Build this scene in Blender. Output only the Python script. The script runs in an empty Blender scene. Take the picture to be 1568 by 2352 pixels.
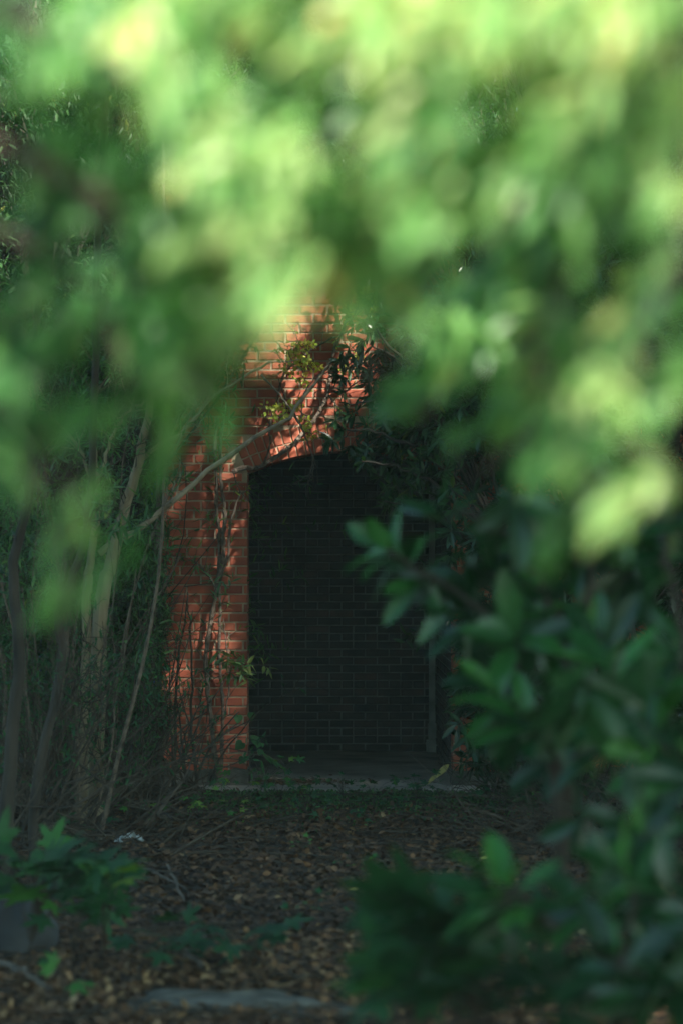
import bpy, math, random
import numpy as np
from mathutils import Vector

# ------------------------------------------------------------------ camera, sky, sun, exposure
scene = bpy.context.scene
COL = scene.collection
R = math.radians
CAMZ = 1.56
TILT = R(1.362)
FD = 85 / 24 * 1568            # focal length in units of a 1568-wide picture
cam_d = bpy.data.cameras.new('camera'); cam = bpy.data.objects.new('camera', cam_d); COL.objects.link(cam)
cam.location = (0, 0, CAMZ); cam.rotation_euler = (R(90) + TILT, 0, 0)
cam_d.sensor_fit = 'HORIZONTAL'; cam_d.sensor_width = 24; cam_d.lens = 85
cam_d.clip_start = 0.05; cam_d.clip_end = 500
cam_d.dof.use_dof = True; cam_d.dof.focus_distance = 17.3; cam_d.dof.aperture_fstop = 2.0
scene.camera = cam

SUN = Vector((0.56, -0.60, 0.66)).normalized()      # towards the sun
elev = math.asin(SUN.z); azim = math.atan2(SUN.x, SUN.y)
world = bpy.data.worlds.new('World'); scene.world = world; world.use_nodes = True
wn = world.node_tree; bg = wn.nodes['Background']
sky = wn.nodes.new('ShaderNodeTexSky'); sky.sky_type = 'NISHITA'; sky.sun_disc = False
sky.sun_elevation = elev; sky.sun_rotation = azim; sky.ozone_density = 2.0; sky.air_density = 1.0
tn = wn.nodes.new('ShaderNodeMix'); tn.data_type = 'RGBA'; tn.blend_type = 'MULTIPLY'; tn.inputs[0].default_value = 1; tn.inputs[7].default_value = (.82, 1.0, .86, 1)
wn.links.new(sky.outputs[0], tn.inputs[6]); wn.links.new(tn.outputs[2], bg.inputs[0]); bg.inputs[1].default_value = 0.15
sl = bpy.data.lights.new('sun', 'SUN'); sun = bpy.data.objects.new('sun', sl); COL.objects.link(sun)
sl.energy = 5.0; sl.angle = R(1.0); sl.color = (1.0, 0.94, 0.82)
sun.rotation_euler = SUN.to_track_quat('Z', 'Y').to_euler(); sun.location = (6, -6, 14)
scene.view_settings.view_transform = 'Standard'; scene.view_settings.look = 'None'
scene.view_settings.exposure = 1.5; scene.view_settings.gamma = 1
scene.render.engine = 'CYCLES'
cy = scene.cycles
cy.use_denoising = True; cy.denoiser = 'OPENIMAGEDENOISE'; cy.denoising_input_passes = 'RGB_ALBEDO_NORMAL'
cy.max_bounces = 8; cy.diffuse_bounces = 4; cy.glossy_bounces = 2; cy.transmission_bounces = 4
cy.use_adaptive_sampling = True; cy.adaptive_threshold = 0.02
cy.sample_clamp_indirect = 6; cy.sample_clamp_direct = 0; cy.caustics_reflective = False; cy.caustics_refractive = False

rng = np.random.default_rng(7)
S = np.array(SUN)
def P(dx, dy, Y):
    """world point on the plane y = Y seen at (dx, dy) of the 1568 x 2352 picture"""
    a = (dx - 784) / FD; b = (1176 - dy) / FD
    ct, st = math.cos(TILT), math.sin(TILT)
    vx, vy, vz = a, ct - b * st, st + b * ct
    s = Y / vy
    return np.array([vx * s, Y, CAMZ + vz * s])
def pix(p):
    p = np.atleast_2d(p); ct, st = math.cos(TILT), math.sin(TILT)
    f = p[:, 1] * ct + (p[:, 2] - CAMZ) * st; u = -p[:, 1] * st + (p[:, 2] - CAMZ) * ct
    return 784 + FD * p[:, 0] / f, 1176 - FD * u / f
def nrm(v):
    v = np.asarray(v, float); return v / np.maximum(np.linalg.norm(v, axis=-1, keepdims=True), 1e-9)

# ------------------------------------------------------------------ object helpers
def tag(o, label=None, cat=None, group=None, kind=None):
    if label: o['label'] = label
    if cat: o['category'] = cat
    if group: o['group'] = group
    if kind: o['kind'] = kind
    return o
def empty(name, loc, label, cat, group=None):
    o = bpy.data.objects.new(name, None); COL.objects.link(o)
    o.location = tuple(float(c) for c in loc); o.empty_display_size = 0.2
    return tag(o, label, cat, group)
class Geo:
    def __init__(s): s.V = []; s.F = {3: [], 4: [], }; s.M = {3: [], 4: []}; s.T = []; s.n = 0; s.poly = []
    def add(s, v, faces, tint=None, mat=0):
        v = np.asarray(v, float).reshape(-1, 3); f = np.asarray(faces, int)
        k = f.shape[1]
        s.F[k].append(f + s.n); s.M[k].append(np.full(len(f), mat)); s.V.append(v)
        t = np.zeros(len(v)) if tint is None else np.broadcast_to(tint, (len(v),))
        s.T.append(t); s.n += len(v)
        return s
    def more(s, faces, base, mat=0):
        f = np.asarray(faces, int); s.F[f.shape[1]].append(f + base); s.M[f.shape[1]].append(np.full(len(f), mat))
    def build(s, name, mats, parent=None, smooth=False):
        if s.n == 0: return None
        me = bpy.data.meshes.new(name); V = np.concatenate(s.V)
        base = np.zeros(3)
        if parent is not None: base = np.array(parent.matrix_world_base)
        V = V - base
        L = []; tot = []; M = []
        for k in (3, 4):
            if s.F[k]:
                f = np.concatenate(s.F[k]); L.append(f.ravel()); tot.append(np.full(len(f), k)); M.append(np.concatenate(s.M[k]))
        L = np.concatenate(L); tot = np.concatenate(tot); M = np.concatenate(M)
        me.vertices.add(len(V)); me.vertices.foreach_set('co', V.astype(np.float32).ravel())
        me.loops.add(len(L)); me.loops.foreach_set('vertex_index', L.astype(np.int32))
        me.polygons.add(len(tot)); me.polygons.foreach_set('loop_start', (np.cumsum(tot) - tot).astype(np.int32))
        me.polygons.foreach_set('loop_total', tot.astype(np.int32))
        me.polygons.foreach_set('material_index', M.astype(np.int32))
        me.update(calc_edges=True)
        me.polygons.foreach_set('use_smooth', np.full(len(tot), smooth))
        at = me.attributes.new('tint', 'FLOAT', 'POINT'); at.data.foreach_set('value', np.concatenate(s.T).astype(np.float32))
        for m in (mats if isinstance(mats, (list, tuple)) else [mats]): me.materials.append(m)
        o = bpy.data.objects.new(name, me); COL.objects.link(o)
        if parent is not None: o.parent = parent.o
        return o
class Root:
    """an Empty and the world position its children are measured from"""
    def __init__(s, name, loc, label, cat, group=None):
        s.o = empty(name, loc, label, cat, group); s.matrix_world_base = [float(c) for c in loc]
class Sub:
    def __init__(s, o, base): s.o = o; s.matrix_world_base = base

# ------------------------------------------------------------------ materials
def new_mat(name):
    m = bpy.data.materials.new(name); m.use_nodes = True; nt = m.node_tree
    b = nt.nodes['Principled BSDF']; return m, nt, b
def N(nt, t, **kw):
    n = nt.nodes.new(t)
    for k, v in kw.items(): setattr(n, k, v)
    return n
def ramp(nt, stops):
    r = nt.nodes.new('ShaderNodeValToRGB'); e = r.color_ramp.elements
    while len(e) < len(stops): e.new(0.5)
    for el, (p, c) in zip(e, stops): el.position = p; el.color = (*c, 1)
    return r
def leaf_mat(name, stops, rough=0.45, trans=0.3, spec=0.5, tcol=(1.3, 1.5, 0.5)):
    """tint 0..1 runs through stops; light also passes through the blade"""
    m, nt, b = new_mat(name)
    at = N(nt, 'ShaderNodeAttribute', attribute_name='tint'); r = ramp(nt, stops)
    nt.links.new(at.outputs['Fac'], r.inputs[0])
    tc = N(nt, 'ShaderNodeTexCoord'); no = N(nt, 'ShaderNodeTexNoise'); no.inputs['Scale'].default_value = 18
    nt.links.new(tc.outputs['Object'], no.inputs['Vector'])
    mx = N(nt, 'ShaderNodeMix', data_type='RGBA', blend_type='MULTIPLY'); mx.inputs[0].default_value = 0.5
    cr = ramp(nt, [(0.3, (0.6, 0.6, 0.6)), (0.7, (1.25, 1.25, 1.15))])
    nt.links.new(no.outputs[0], cr.inputs[0]); nt.links.new(r.outputs[0], mx.inputs[6]); nt.links.new(cr.outputs[0], mx.inputs[7])
    nt.links.new(mx.outputs[2], b.inputs['Base Color']); b.inputs['Roughness'].default_value = rough
    b.inputs['Specular IOR Level'].default_value = spec
    tr = N(nt, 'ShaderNodeBsdfTranslucent'); ml = N(nt, 'ShaderNodeMix', data_type='RGBA', blend_type='MULTIPLY'); ml.inputs[0].default_value = 1
    nt.links.new(mx.outputs[2], ml.inputs[6]); ml.inputs[7].default_value = (*tcol, 1); nt.links.new(ml.outputs[2], tr.inputs[0])
    ms = N(nt, 'ShaderNodeMixShader'); ms.inputs[0].default_value = trans
    nt.links.new(b.outputs[0], ms.inputs[1]); nt.links.new(tr.outputs[0], ms.inputs[2])
    nt.links.new(ms.outputs[0], nt.nodes['Material Output'].inputs[0]); return m
def noise_mat(name, stops, scale=6, rough=0.85, bump=0.3, detail=8, stretch=(1, 1, 1), tint=False, stain=False):
    m, nt, b = new_mat(name)
    tc = N(nt, 'ShaderNodeTexCoord'); mp = N(nt, 'ShaderNodeMapping'); mp.inputs['Scale'].default_value = stretch
    no = N(nt, 'ShaderNodeTexNoise'); no.inputs['Scale'].default_value = scale; no.inputs['Detail'].default_value = detail
    r = ramp(nt, stops)
    nt.links.new(tc.outputs['Object'], mp.inputs[0]); nt.links.new(mp.outputs[0], no.inputs['Vector'])
    src = no.outputs[0]
    if tint:
        at = N(nt, 'ShaderNodeAttribute', attribute_name='tint'); ma = N(nt, 'ShaderNodeMath', operation='ADD')
        nt.links.new(no.outputs[0], ma.inputs[0]); nt.links.new(at.outputs['Fac'], ma.inputs[1]); src = ma.outputs[0]
    nt.links.new(src, r.inputs[0]); nt.links.new(r.outputs[0], b.inputs['Base Color']); b.inputs['Roughness'].default_value = rough
    if stain:
        n2 = N(nt, 'ShaderNodeTexNoise'); n2.inputs['Scale'].default_value = 1.7; n2.inputs['Detail'].default_value = 6; n2.inputs['Distortion'].default_value = .6
        r2 = ramp(nt, [(.28, (.55, .55, .52)), (.45, (.9, .9, .88)), (.62, (1, 1, 1)), (.78, (1.06, 1.12, 1.15))]); nt.links.new(mp.outputs[0], n2.inputs['Vector']); nt.links.new(n2.outputs[0], r2.inputs[0])
        m2 = N(nt, 'ShaderNodeMix', data_type='RGBA', blend_type='MULTIPLY'); m2.inputs[0].default_value = 1
        nt.links.new(r.outputs[0], m2.inputs[6]); nt.links.new(r2.outputs[0], m2.inputs[7]); nt.links.new(m2.outputs[2], b.inputs['Base Color'])
    bp = N(nt, 'ShaderNodeBump'); bp.inputs['Strength'].default_value = bump; bp.inputs['Distance'].default_value = 0.01
    nt.links.new(no.outputs[0], bp.inputs['Height']); nt.links.new(bp.outputs[0], b.inputs['Normal'])
    return m
M = {}
M['brick'] = noise_mat('red_brick', [(0.08, (0.22, 0.050, 0.032)), (0.40, (0.34, 0.080, 0.042)), (0.62, (0.41, 0.105, 0.055)), (0.95, (0.46, 0.15, 0.09))], 9, 0.8, 0.35, tint=True, stain=True)
M['brick_in'] = noise_mat('shaded_brick', [(0.10, (0.022, 0.023, 0.026)), (0.5, (0.038, 0.035, 0.036)), (0.9, (0.09, 0.055, 0.048))], 7, 0.85, 0.3, tint=True, stain=True)  # the room's lack of light is put into this near-black brick colour
M['mortar'] = noise_mat('mortar', [(0.3, (0.26, 0.19, 0.13)), (0.7, (0.46, 0.36, 0.25))], 14, 0.95, 0.4, stain=True)
M['mortar_in'] = noise_mat('shaded_mortar', [(0.3, (0.11, 0.115, 0.115)), (0.7, (0.21, 0.215, 0.215))], 10, 0.95, 0.4, stain=True)  # mortar of the room, darkened in colour for the missing light
M['concrete'] = noise_mat('concrete', [(0.25, (0.25, 0.22, 0.18)), (0.5, (0.58, 0.52, 0.46)), (0.75, (0.70, 0.66, 0.58))], 2.2, 0.9, 0.25, stain=True)
M['stone'] = noise_mat('stone', [(0.3, (0.05, 0.052, 0.045)), (0.5, (0.10, 0.10, 0.085)), (0.7, (0.17, 0.17, 0.145))], 9, 0.9, 0.5)
M['darkstone'] = noise_mat('dark_stone', [(0.3, (0.018, 0.02, 0.022)), (0.7, (0.07, 0.075, 0.08))], 4, 0.9, 0.5)
M['soil'] = noise_mat('soil', [(0.3, (0.018, 0.013, 0.009)), (0.5, (0.05, 0.034, 0.022)), (0.7, (0.085, 0.056, 0.035))], 7, 1.0, 0.8, detail=12)
M['bark'] = noise_mat('grey_bark', [(0.3, (0.06, 0.05, 0.04)), (0.55, (0.16, 0.13, 0.10)), (0.75, (0.28, 0.24, 0.18))], 14, 0.9, 0.6, stretch=(1, 1, 0.25))
M['tanbark'] = noise_mat('tan_bark', [(0.3, (0.11, 0.085, 0.055)), (0.5, (0.24, 0.19, 0.12)), (0.75, (0.36, 0.30, 0.20))], 12, 0.9, 0.6, stretch=(1, 1, 0.3))
M['stembark'] = noise_mat('stem_bark', [(0.3, (0.05, 0.038, 0.028)), (0.7, (0.17, 0.13, 0.095))], 25, .9, .5)
M['vinebark'] = noise_mat('vine_bark', [(0.3, (0.05, 0.038, 0.028)), (0.7, (0.20, 0.155, 0.12))], 30, 0.9, 0.5)
M['darkbark'] = noise_mat('dark_bark', [(0.3, (0.018, 0.015, 0.012)), (0.7, (0.058, 0.047, 0.036))], 12, 0.95, 0.5, stretch=(1, 1, .3))
M['twig'] = noise_mat('twig_bark', [(0.3, (0.018, 0.014, 0.010)), (0.7, (0.075, 0.056, 0.038))], 8, 0.9, 0.3)
M['litter'] = noise_mat('dead_leaf', [(0.1, (0.016, 0.010, 0.006)), (0.45, (0.070, 0.036, 0.017)), (0.75, (0.17, 0.085, 0.036)), (1.0, (0.33, 0.22, 0.11))], 6, 0.75, 0.3, tint=True)
M['moss'] = noise_mat('moss', [(0.3, (0.02, 0.035, 0.012)), (0.7, (0.06, 0.10, 0.02))], 9, 1, 0.6)
M['metal'] = noise_mat('weathered_paint', [(0.3, (0.16, 0.18, 0.17)), (0.7, (0.34, 0.37, 0.35))], 8, 0.7, 0.3)
M['blue'] = noise_mat('blue_paint', [(0.3, (0.07, 0.14, 0.33)), (0.7, (0.12, 0.22, 0.45))], 3, 0.6, 0.1)
M['plastic'] = noise_mat('white_plastic', [(0.3, (0.35, 0.4, 0.4)), (0.7, (0.6, 0.64, 0.64))], 5, 0.35, 0.2)
M['yellowleaf'] = noise_mat('yellow_leaf', [(0.3, (0.30, 0.25, 0.06)), (0.7, (0.55, 0.47, 0.16))], 20, 0.6, 0.2)
M['roof'] = noise_mat('roof_felt', [(0.3, (0.04, 0.04, 0.04)), (0.7, (0.1, 0.1, 0.1))], 6, 0.95, 0.3)
M['bright'] = leaf_mat('sun_tinted_leaf', [(0, (0.025, 0.09, 0.03)), (0.3, (0.06, 0.20, 0.055)), (0.6, (0.22, 0.46, 0.13)), (0.88, (0.52, 0.62, 0.24)), (0.985, (0.64, 0.66, 0.27)), (1, (0.68, 0.47, 0.18))], 0.40, 0.45, 0.5, (1.1, 1.4, 0.6))  # young-to-old greens; the pale end also paints sunlit leaves
M['laurel'] = leaf_mat('laurel_leaf', [(0, (0.008, 0.042, 0.016)), (0.5, (0.014, 0.075, 0.022)), (0.85, (0.045, 0.20, 0.038)), (1, (0.07, 0.23, 0.045))], 0.32, 0.22, 0.5)
M['rhodo'] = leaf_mat('dark_leaf', [(0, (0.010, 0.034, 0.014)), (0.5, (0.020, 0.065, 0.022)), (0.9, (0.045, 0.12, 0.03)), (1, (0.16, 0.2, 0.04))], 0.35, 0.2, 0.5)
M['willow'] = leaf_mat('narrow_leaf', [(0, (0.02, 0.065, 0.025)), (0.5, (0.045, 0.13, 0.04)), (0.9, (0.11, 0.22, 0.07)), (1, (0.2, 0.26, 0.07))], 0.45, 0.3, 0.5)
M['lime'] = leaf_mat('lime_leaf', [(0, (0.22, 0.38, 0.05)), (0.6, (0.46, 0.58, 0.09)), (1, (0.62, 0.66, 0.16))], 0.5, 0.45, 0.4, (1.2, 1.2, 0.5))
M['maple'] = leaf_mat('maple_leaf', [(0, (0.013, 0.066, 0.028)), (0.5, (0.020, 0.10, 0.032)), (0.85, (0.065, 0.22, 0.04)), (1, (0.20, 0.32, 0.05))], 0.6, 0.25, 0.35)
M['forest'] = leaf_mat('forest_leaf', [(0, (0.016, 0.042, 0.016)), (0.6, (0.03, 0.085, 0.025)), (0.92, (0.07, 0.15, 0.03)), (1, (0.24, 0.26, 0.05))], 0.5, 0.25, 0.4)

# ------------------------------------------------------------------ leaf blades
def blade(seg, width, peak=0.45, fold=0.12, droop=0.12):
    """unit-long blade along +Y, face up +Z: left edge, midrib, right edge"""
    t = np.linspace(0, 1, seg + 1)
    a = peak / (1 - peak)
    w = (t ** a) * (1 - t); w = w / w.max() * width / 2; w = np.maximum(w, 0.012 * (t < 0.5))
    zc = -droop * t ** 2; V = []
    for i in range(seg + 1):
        V += [(-w[i], t[i], zc[i] + fold * w[i] * 2), (0, t[i], zc[i]), (w[i], t[i], zc[i] + fold * w[i] * 2)]
    F = []
    for i in range(seg):
        k = 3 * i; F += [(k, k + 1, k + 4, k + 3), (k + 1, k + 2, k + 5, k + 4)]
    return np.array(V), np.array(F)
def palmate(lobes=5, notch=0.5):
    """a lobed maple-like blade, base at the origin, length 1 along +Y"""
    pts = []
    angs = np.radians([-118, -62, 0, 62, 118]); ln = [0.42, 0.52, 0.6, 0.52, 0.42]
    c = np.array([0, 0.40])
    ring = []
    for i, (a, l) in enumerate(zip(angs, ln)):
        for da, s in ((-0.30, 0.55), (-0.17, 0.80), (-0.12, 0.78), (0, 1.0), (0.12, 0.78), (0.17, 0.80), (0.30, 0.55)):
            ring.append((c[0] + math.sin(a + da) * l * s, c[1] + math.cos(a + da) * l * s))
        if i < 4:
            b = (a + angs[i + 1]) / 2; ring.append((c[0] + math.sin(b) * notch * 0.42, c[1] + math.cos(b) * notch * 0.42))
    ring.append((0.0, 0.16))
    ring = np.array(ring); V = [(c[0], c[1], 0.03)] + [(x, y, -0.10 * ((x) ** 2 + (y - .4) ** 2) * 2) for x, y in ring]
    n = len(ring); F = [(0, 1 + (i + 1) % n, 1 + i) for i in range(n)]
    return np.array(V), np.array(F)
def heart():
    ring = [(0, 0.05), (-0.2, -0.05), (-0.42, 0.08), (-0.48, 0.32), (-0.34, 0.6), (-0.12, 0.85), (0, 1.0), (0.12, 0.85), (0.34, 0.6), (0.48, 0.32), (0.42, 0.08), (0.2, -0.05)]
    V = [(0, 0.4, -0.03)] + [(x, y, 0.02) for x, y in ring]; n = len(ring)
    return np.array(V), np.array([(0, 1 + (i + 1) % n, 1 + i) for i in range(n)])
T_NARROW = blade(3, 0.17, 0.42); T_LANCE = blade(3, 0.26, 0.45); T_LAUREL = blade(7, 0.34, 0.58, 0.14, 0.16)
T_YOUNG = blade(5, 0.30, 0.52, 0.16, 0.2); T_OVAL = blade(3, 0.5, 0.5, 0.1, 0.12); T_FAR = blade(2, 0.6, 0.5, 0.15, 0.2)
T_MAPLE = palmate(); T_HEART = heart()
def leaves(g, tmpl, pos, dirs, ups, size, tint, mat=0, curl=0.0):
    V, F = tmpl; pos = np.asarray(pos, float); n = len(pos)
    if n == 0: return
    y = nrm(dirs); x = nrm(np.cross(y, ups)); z = np.cross(x, y)
    size = np.broadcast_to(size, (n,)); tint = np.broadcast_to(tint, (n,))
    W = pos[:, None, :] + size[:, None, None] * (V[None, :, 0:1] * x[:, None] + V[None, :, 1:2] * y[:, None] + V[None, :, 2:3] * z[:, None])
    FF = (F[None] + (np.arange(n) * len(V))[:, None, None]).reshape(-1, F.shape[1])
    g.add(W.reshape(-1, 3), FF, np.repeat(tint, len(V)), mat)
def tube(g, pts, r, sides=6, tint=0.0, mat=0):
    pts = np.asarray(pts, float); n = len(pts); r = np.broadcast_to(r, (n,)) if np.ndim(r) else np.full(n, r)
    d = nrm(np.gradient(pts, axis=0)); ref = np.array([0.31, 0.17, 0.93]) if abs(d[0][2]) < 0.9 else np.array([0.95, 0.2, 0.1])
    a = nrm(np.cross(d, ref)); b = np.cross(d, a)
    th = np.arange(sides) * 2 * math.pi / sides
    W = pts[:, None] + r[:, None, None] * (np.cos(th)[None, :, None] * a[:, None] + np.sin(th)[None, :, None] * b[:, None])
    i = np.arange(n - 1)[:, None] * sides; j = np.arange(sides)[None]; k = (j + 1) % sides
    F = np.stack([i + j, i + k, i + sides + k, i + sides + j], -1).reshape(-1, 4)
    g.add(W.reshape(-1, 3), F, tint, mat)
def spline(pts, n=24, jit=0.0):
    pts = np.asarray(pts, float); k = len(pts)
    p = np.vstack([2 * pts[0] - pts[1], pts, 2 * pts[-1] - pts[-2]]); out = []
    for t in np.linspace(0, k - 1 - 1e-6, n):
        i = int(t); u = t - i; a, b, c, d = p[i:i + 4]
        out.append(0.5 * (2 * b + (c - a) * u + (2 * a - 5 * b + 4 * c - d) * u * u + (3 * b - a - 3 * c + d) * u ** 3))
    out = np.array(out)
    if jit: out[1:-1] += rng.normal(0, jit, (n - 2, 3))
    return out
def walk(p, d, length, n, wob=0.25, bias=(0, 0, 0)):
    pts = [np.array(p, float)]; d = nrm(d); st = length / n; bias = np.array(bias, float)
    for i in range(n):
        d = nrm(d + rng.normal(0, wob, 3) + bias); pts.append(pts[-1] + d * st)
    return np.array(pts)
def rdir(n): return nrm(rng.normal(0, 1, (n, 3)))

# ------------------------------------------------------------------ ground
def gz(x, y):
    x = np.asarray(x, float); y = np.asarray(y, float)
    side = np.clip((np.abs(x + 0.1) - 1.5) / 2.0, 0, 1); side = side * side * (3 - 2 * side)
    b = 0.03 * np.sin(x * 1.7 + y * 0.9) * np.sin(y * 1.3 - x) + 0.015 * np.sin(x * 5.1 + 1) * np.sin(y * 4.3)
    near = np.clip((16.6 - y) / 1.5, 0, 1)
    inb = (x > -1.25) & (y > 17.2) & (y < 21.4) & (x < 3.3)
    z = -0.05 + (b * 0.8 + side * 0.22) * near
    return np.where(inb, -0.12, z)
g = Geo(); xs = np.concatenate([np.linspace(-260, -12, 12), np.linspace(-10, 10, 90), np.linspace(12, 260, 12)])
ys = np.concatenate([np.linspace(-200, -6, 10), np.linspace(-4, 24, 130), np.linspace(28, 400, 14)])
X, Y = np.meshgrid(xs, ys); Z = gz(X, Y); nx, ny = len(xs), len(ys)
V = np.stack([X, Y, Z], -1).reshape(-1, 3); ii = (np.arange(ny - 1)[:, None] * nx + np.arange(nx - 1)[None]).ravel()
g.add(V, np.stack([ii, ii + 1, ii + nx + 1, ii + nx], -1)); tag(g.build('ground', M['soil'], smooth=True), kind='structure')

# leaf litter
n = 120000
lx = rng.uniform(-1, 1, n); ly = 6.5 + 11 * rng.random(n) ** 0.9; lx = lx * (0.8 + 0.20 * ly)
keep = ~((ly > 17.15)); lx, ly = lx[keep], ly[keep]; n = len(lx)
pp = np.stack([lx, ly, gz(lx, ly) + rng.uniform(0.004, 0.045, n)], -1)
up = nrm(rng.normal(0, 0.42, (n, 3)) + [0, 0, 1]); g = Geo()
patch = 0.5 + 0.5 * np.sin(lx * 1.9 + 2 * np.sin(ly * 0.9)) * np.sin(ly * 1.4 + lx)
leaves(g, T_OVAL, pp, rdir(n) * [1, 1, 0.25], up, rng.uniform(0.02, 0.058, n), np.clip(rng.normal(-0.12, 0.17, n) + patch * 0.12 + 0.22 * (ly < 10.5), -0.4, 0.5))
tag(g.build('leaf_litter', M['litter']), 'carpet of brown dead leaves along the path to the arch', 'dead leaves', kind='stuff')
# fine fallen twigs on the path
g = Geo()
for i in range(700):
    y = rng.uniform(8, 17); x = rng.uniform(-1, 1) * (0.5 + 0.16 * y); a = rng.uniform(0, math.pi)
    l = rng.uniform(0.08, 0.45); q = walk((x, y, float(gz(x, y)) + 0.03), (math.cos(a), math.sin(a), 0), l, 3, 0.15)
    q[:, 2] = gz(q[:, 0], q[:, 1]) + 0.035 + 0.02 * rng.random(); tube(g, q, rng.uniform(0.002, 0.005), 4)
tag(g.build('fallen_twigs', M['twig']), 'thin dry twigs scattered over the dead leaves', 'twigs', kind='stuff')
# moss by the slab
g = Geo(); n = 26000; mx_ = rng.uniform(-1.0, 2.2, n); my = 17.25 - np.abs(rng.normal(0, 0.8, n)); k = rng.random(n) < np.clip(0.35 + 0.6 * np.sin(mx_ * 4 + my * 2) ** 2, 0, 1)
mx_, my = mx_[k], my[k]; n = len(my)
leaves(g, T_OVAL, np.stack([mx_, my, gz(mx_, my) + 0.02 + 0.02 * rng.random(n)], -1), rdir(n) + [0, 0, 0.5], nrm(rng.normal(0, 0.6, (n, 3)) + [0, 0, 1]), rng.uniform(0.012, 0.035, n), rng.random(n) * 0.9)
tag(g.build('ground_cover', M['willow']), 'low green moss and weeds in front of the concrete floor', 'ground cover', kind='stuff')

# ------------------------------------------------------------------ brick building
YF = 17.5; XC, AH = 0.0625, 0.7425; SPR = 2.26; RISE = 0.157
RAD = (AH * AH + RISE * RISE) / (2 * RISE); ZC = SPR + RISE - RAD; RING = 0.215
XL, XR, TOPZ = -1.30, 3.3, 4.35; CRS = 0.0677; JT = 0.010
bld = Root('brick_building', (0.9, YF, 0), 'red brick building with a low arched opening into a dark room', 'building')
def bricks(g, C, U, Vv, Nn, hu, hv, dep, tint, mat=0, ch=0.005):
    """C = centre of the front face; U, V, N unit axes (N towards the viewer)"""
    n = len(C); hu = np.broadcast_to(hu, (n,)); hv = np.broadcast_to(hv, (n,)); U = np.broadcast_to(U, (n, 3)); Vv = np.broadcast_to(Vv, (n, 3)); Nn = np.broadcast_to(Nn, (n, 3))
    vs = []
    for (inn, dd) in ((ch, 0.0), (0, -ch), (0, -dep)):
        for su, sv in ((-1, -1), (1, -1), (1, 1), (-1, 1)):
            vs.append(C + U * (su * (hu - inn))[:, None] + Vv * (sv * (hv - inn))[:, None] + Nn * dd)
    W = np.stack(vs, 1)
    F = [(0, 1, 2, 3)] + [(a, (a + 1) % 4, (a + 1) % 4 + 4, a + 4)[::-1] for a in range(4)] + [(a + 4, (a + 1) % 4 + 4, (a + 1) % 4 + 8, a + 8)[::-1] for a in range(4)]
    F = np.array(F); FF = (F[None] + (np.arange(n) * 12)[:, None, None]).reshape(-1, 4)
    g.add(W.reshape(-1, 3), FF, np.repeat(tint, 12), mat)
def course(x0, x1, row, header, off):
    """brick spans between x0 and x1 laid from a common grid"""
    w = 0.1015 if header else 0.203
    s = (w / 2 if row % 2 else 0.0) + off
    k0 = math.floor((x0 - s) / w); out = []
    x = s + k0 * w
    while x < x1:
        a, b = max(x, x0), min(x + w, x1)
        if b - a > 0.028: out.append((a + (JT / 2 if a > x0 else 0), b - (JT / 2 if b < x1 else 0)))
        x += w
    return out
def brick_field(g, spans_of, z0, z1, Yp, dep, facing=-1, axis='x', tbase=0.0, tvar=0.14, jit=0.0012, row0=0):
    C = []; HU = []; HV = []
    rows = int(round((z1 - z0) / CRS))
    for r in range(rows):
        za = z0 + r * CRS; zb = za + CRS - JT; zm = (za + zb) / 2
        for (x0, x1, off) in spans_of(za, zb):
            for a, b in course(x0, x1, r, (r + row0) % 6 == 3, off): C.append(((a + b) / 2, zm)); HU.append((b - a) / 2); HV.append((zb - za) / 2)
    C = np.array(C); n = len(C); HU = np.array(HU) - np.abs(rng.normal(0, jit, n)); HV = np.array(HV) - np.abs(rng.normal(0, jit * .7, n))
    t = rng.normal(tbase, tvar, n)
    if axis == 'x':
        W = np.stack([C[:, 0], Yp + rng.normal(0, 0.0018, n), C[:, 1] + rng.normal(0, 0.0008, n)], -1); bricks(g, W, (1, 0, 0), (0, 0, 1), (0, facing, 0), HU, HV, dep, t)
    else:
        W = np.stack([Yp + rng.normal(0, 0.0018, n), C[:, 0], C[:, 1]], -1); bricks(g, W, (0, 1, 0), (0, 0, 1), (facing, 0, 0), HU, HV, dep, t)
def front_spans(za, zb):
    RO = RAD + RING + JT; xl, xr = XC - AH, XC + AH
    if zb < SPR - 0.05: return [(XL, xl, 0.0), (xr, XR, 0.04)]
    zm = (za + zb) / 2
    h = math.sqrt(max(RO * RO - (zm - ZC) ** 2, 0)) if zm < ZC + RO else 0
    hs = AH + RING * AH / RAD * 1.0 + (max(zm - SPR, 0)) * AH / (RAD) * 0.6
    h = min(h, hs) if h > 0 else 0
    if zm < SPR: h = AH + max(0, (zm - SPR + 0.05)) * 0.4
    if h <= 0: return [(XL, XR, 0.0)]
    return [(XL, XC - h, 0.0), (XC + h, XR, 0.04)]
g = Geo(); brick_field(g, front_spans, 0.10, TOPZ, YF, 0.15)
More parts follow.
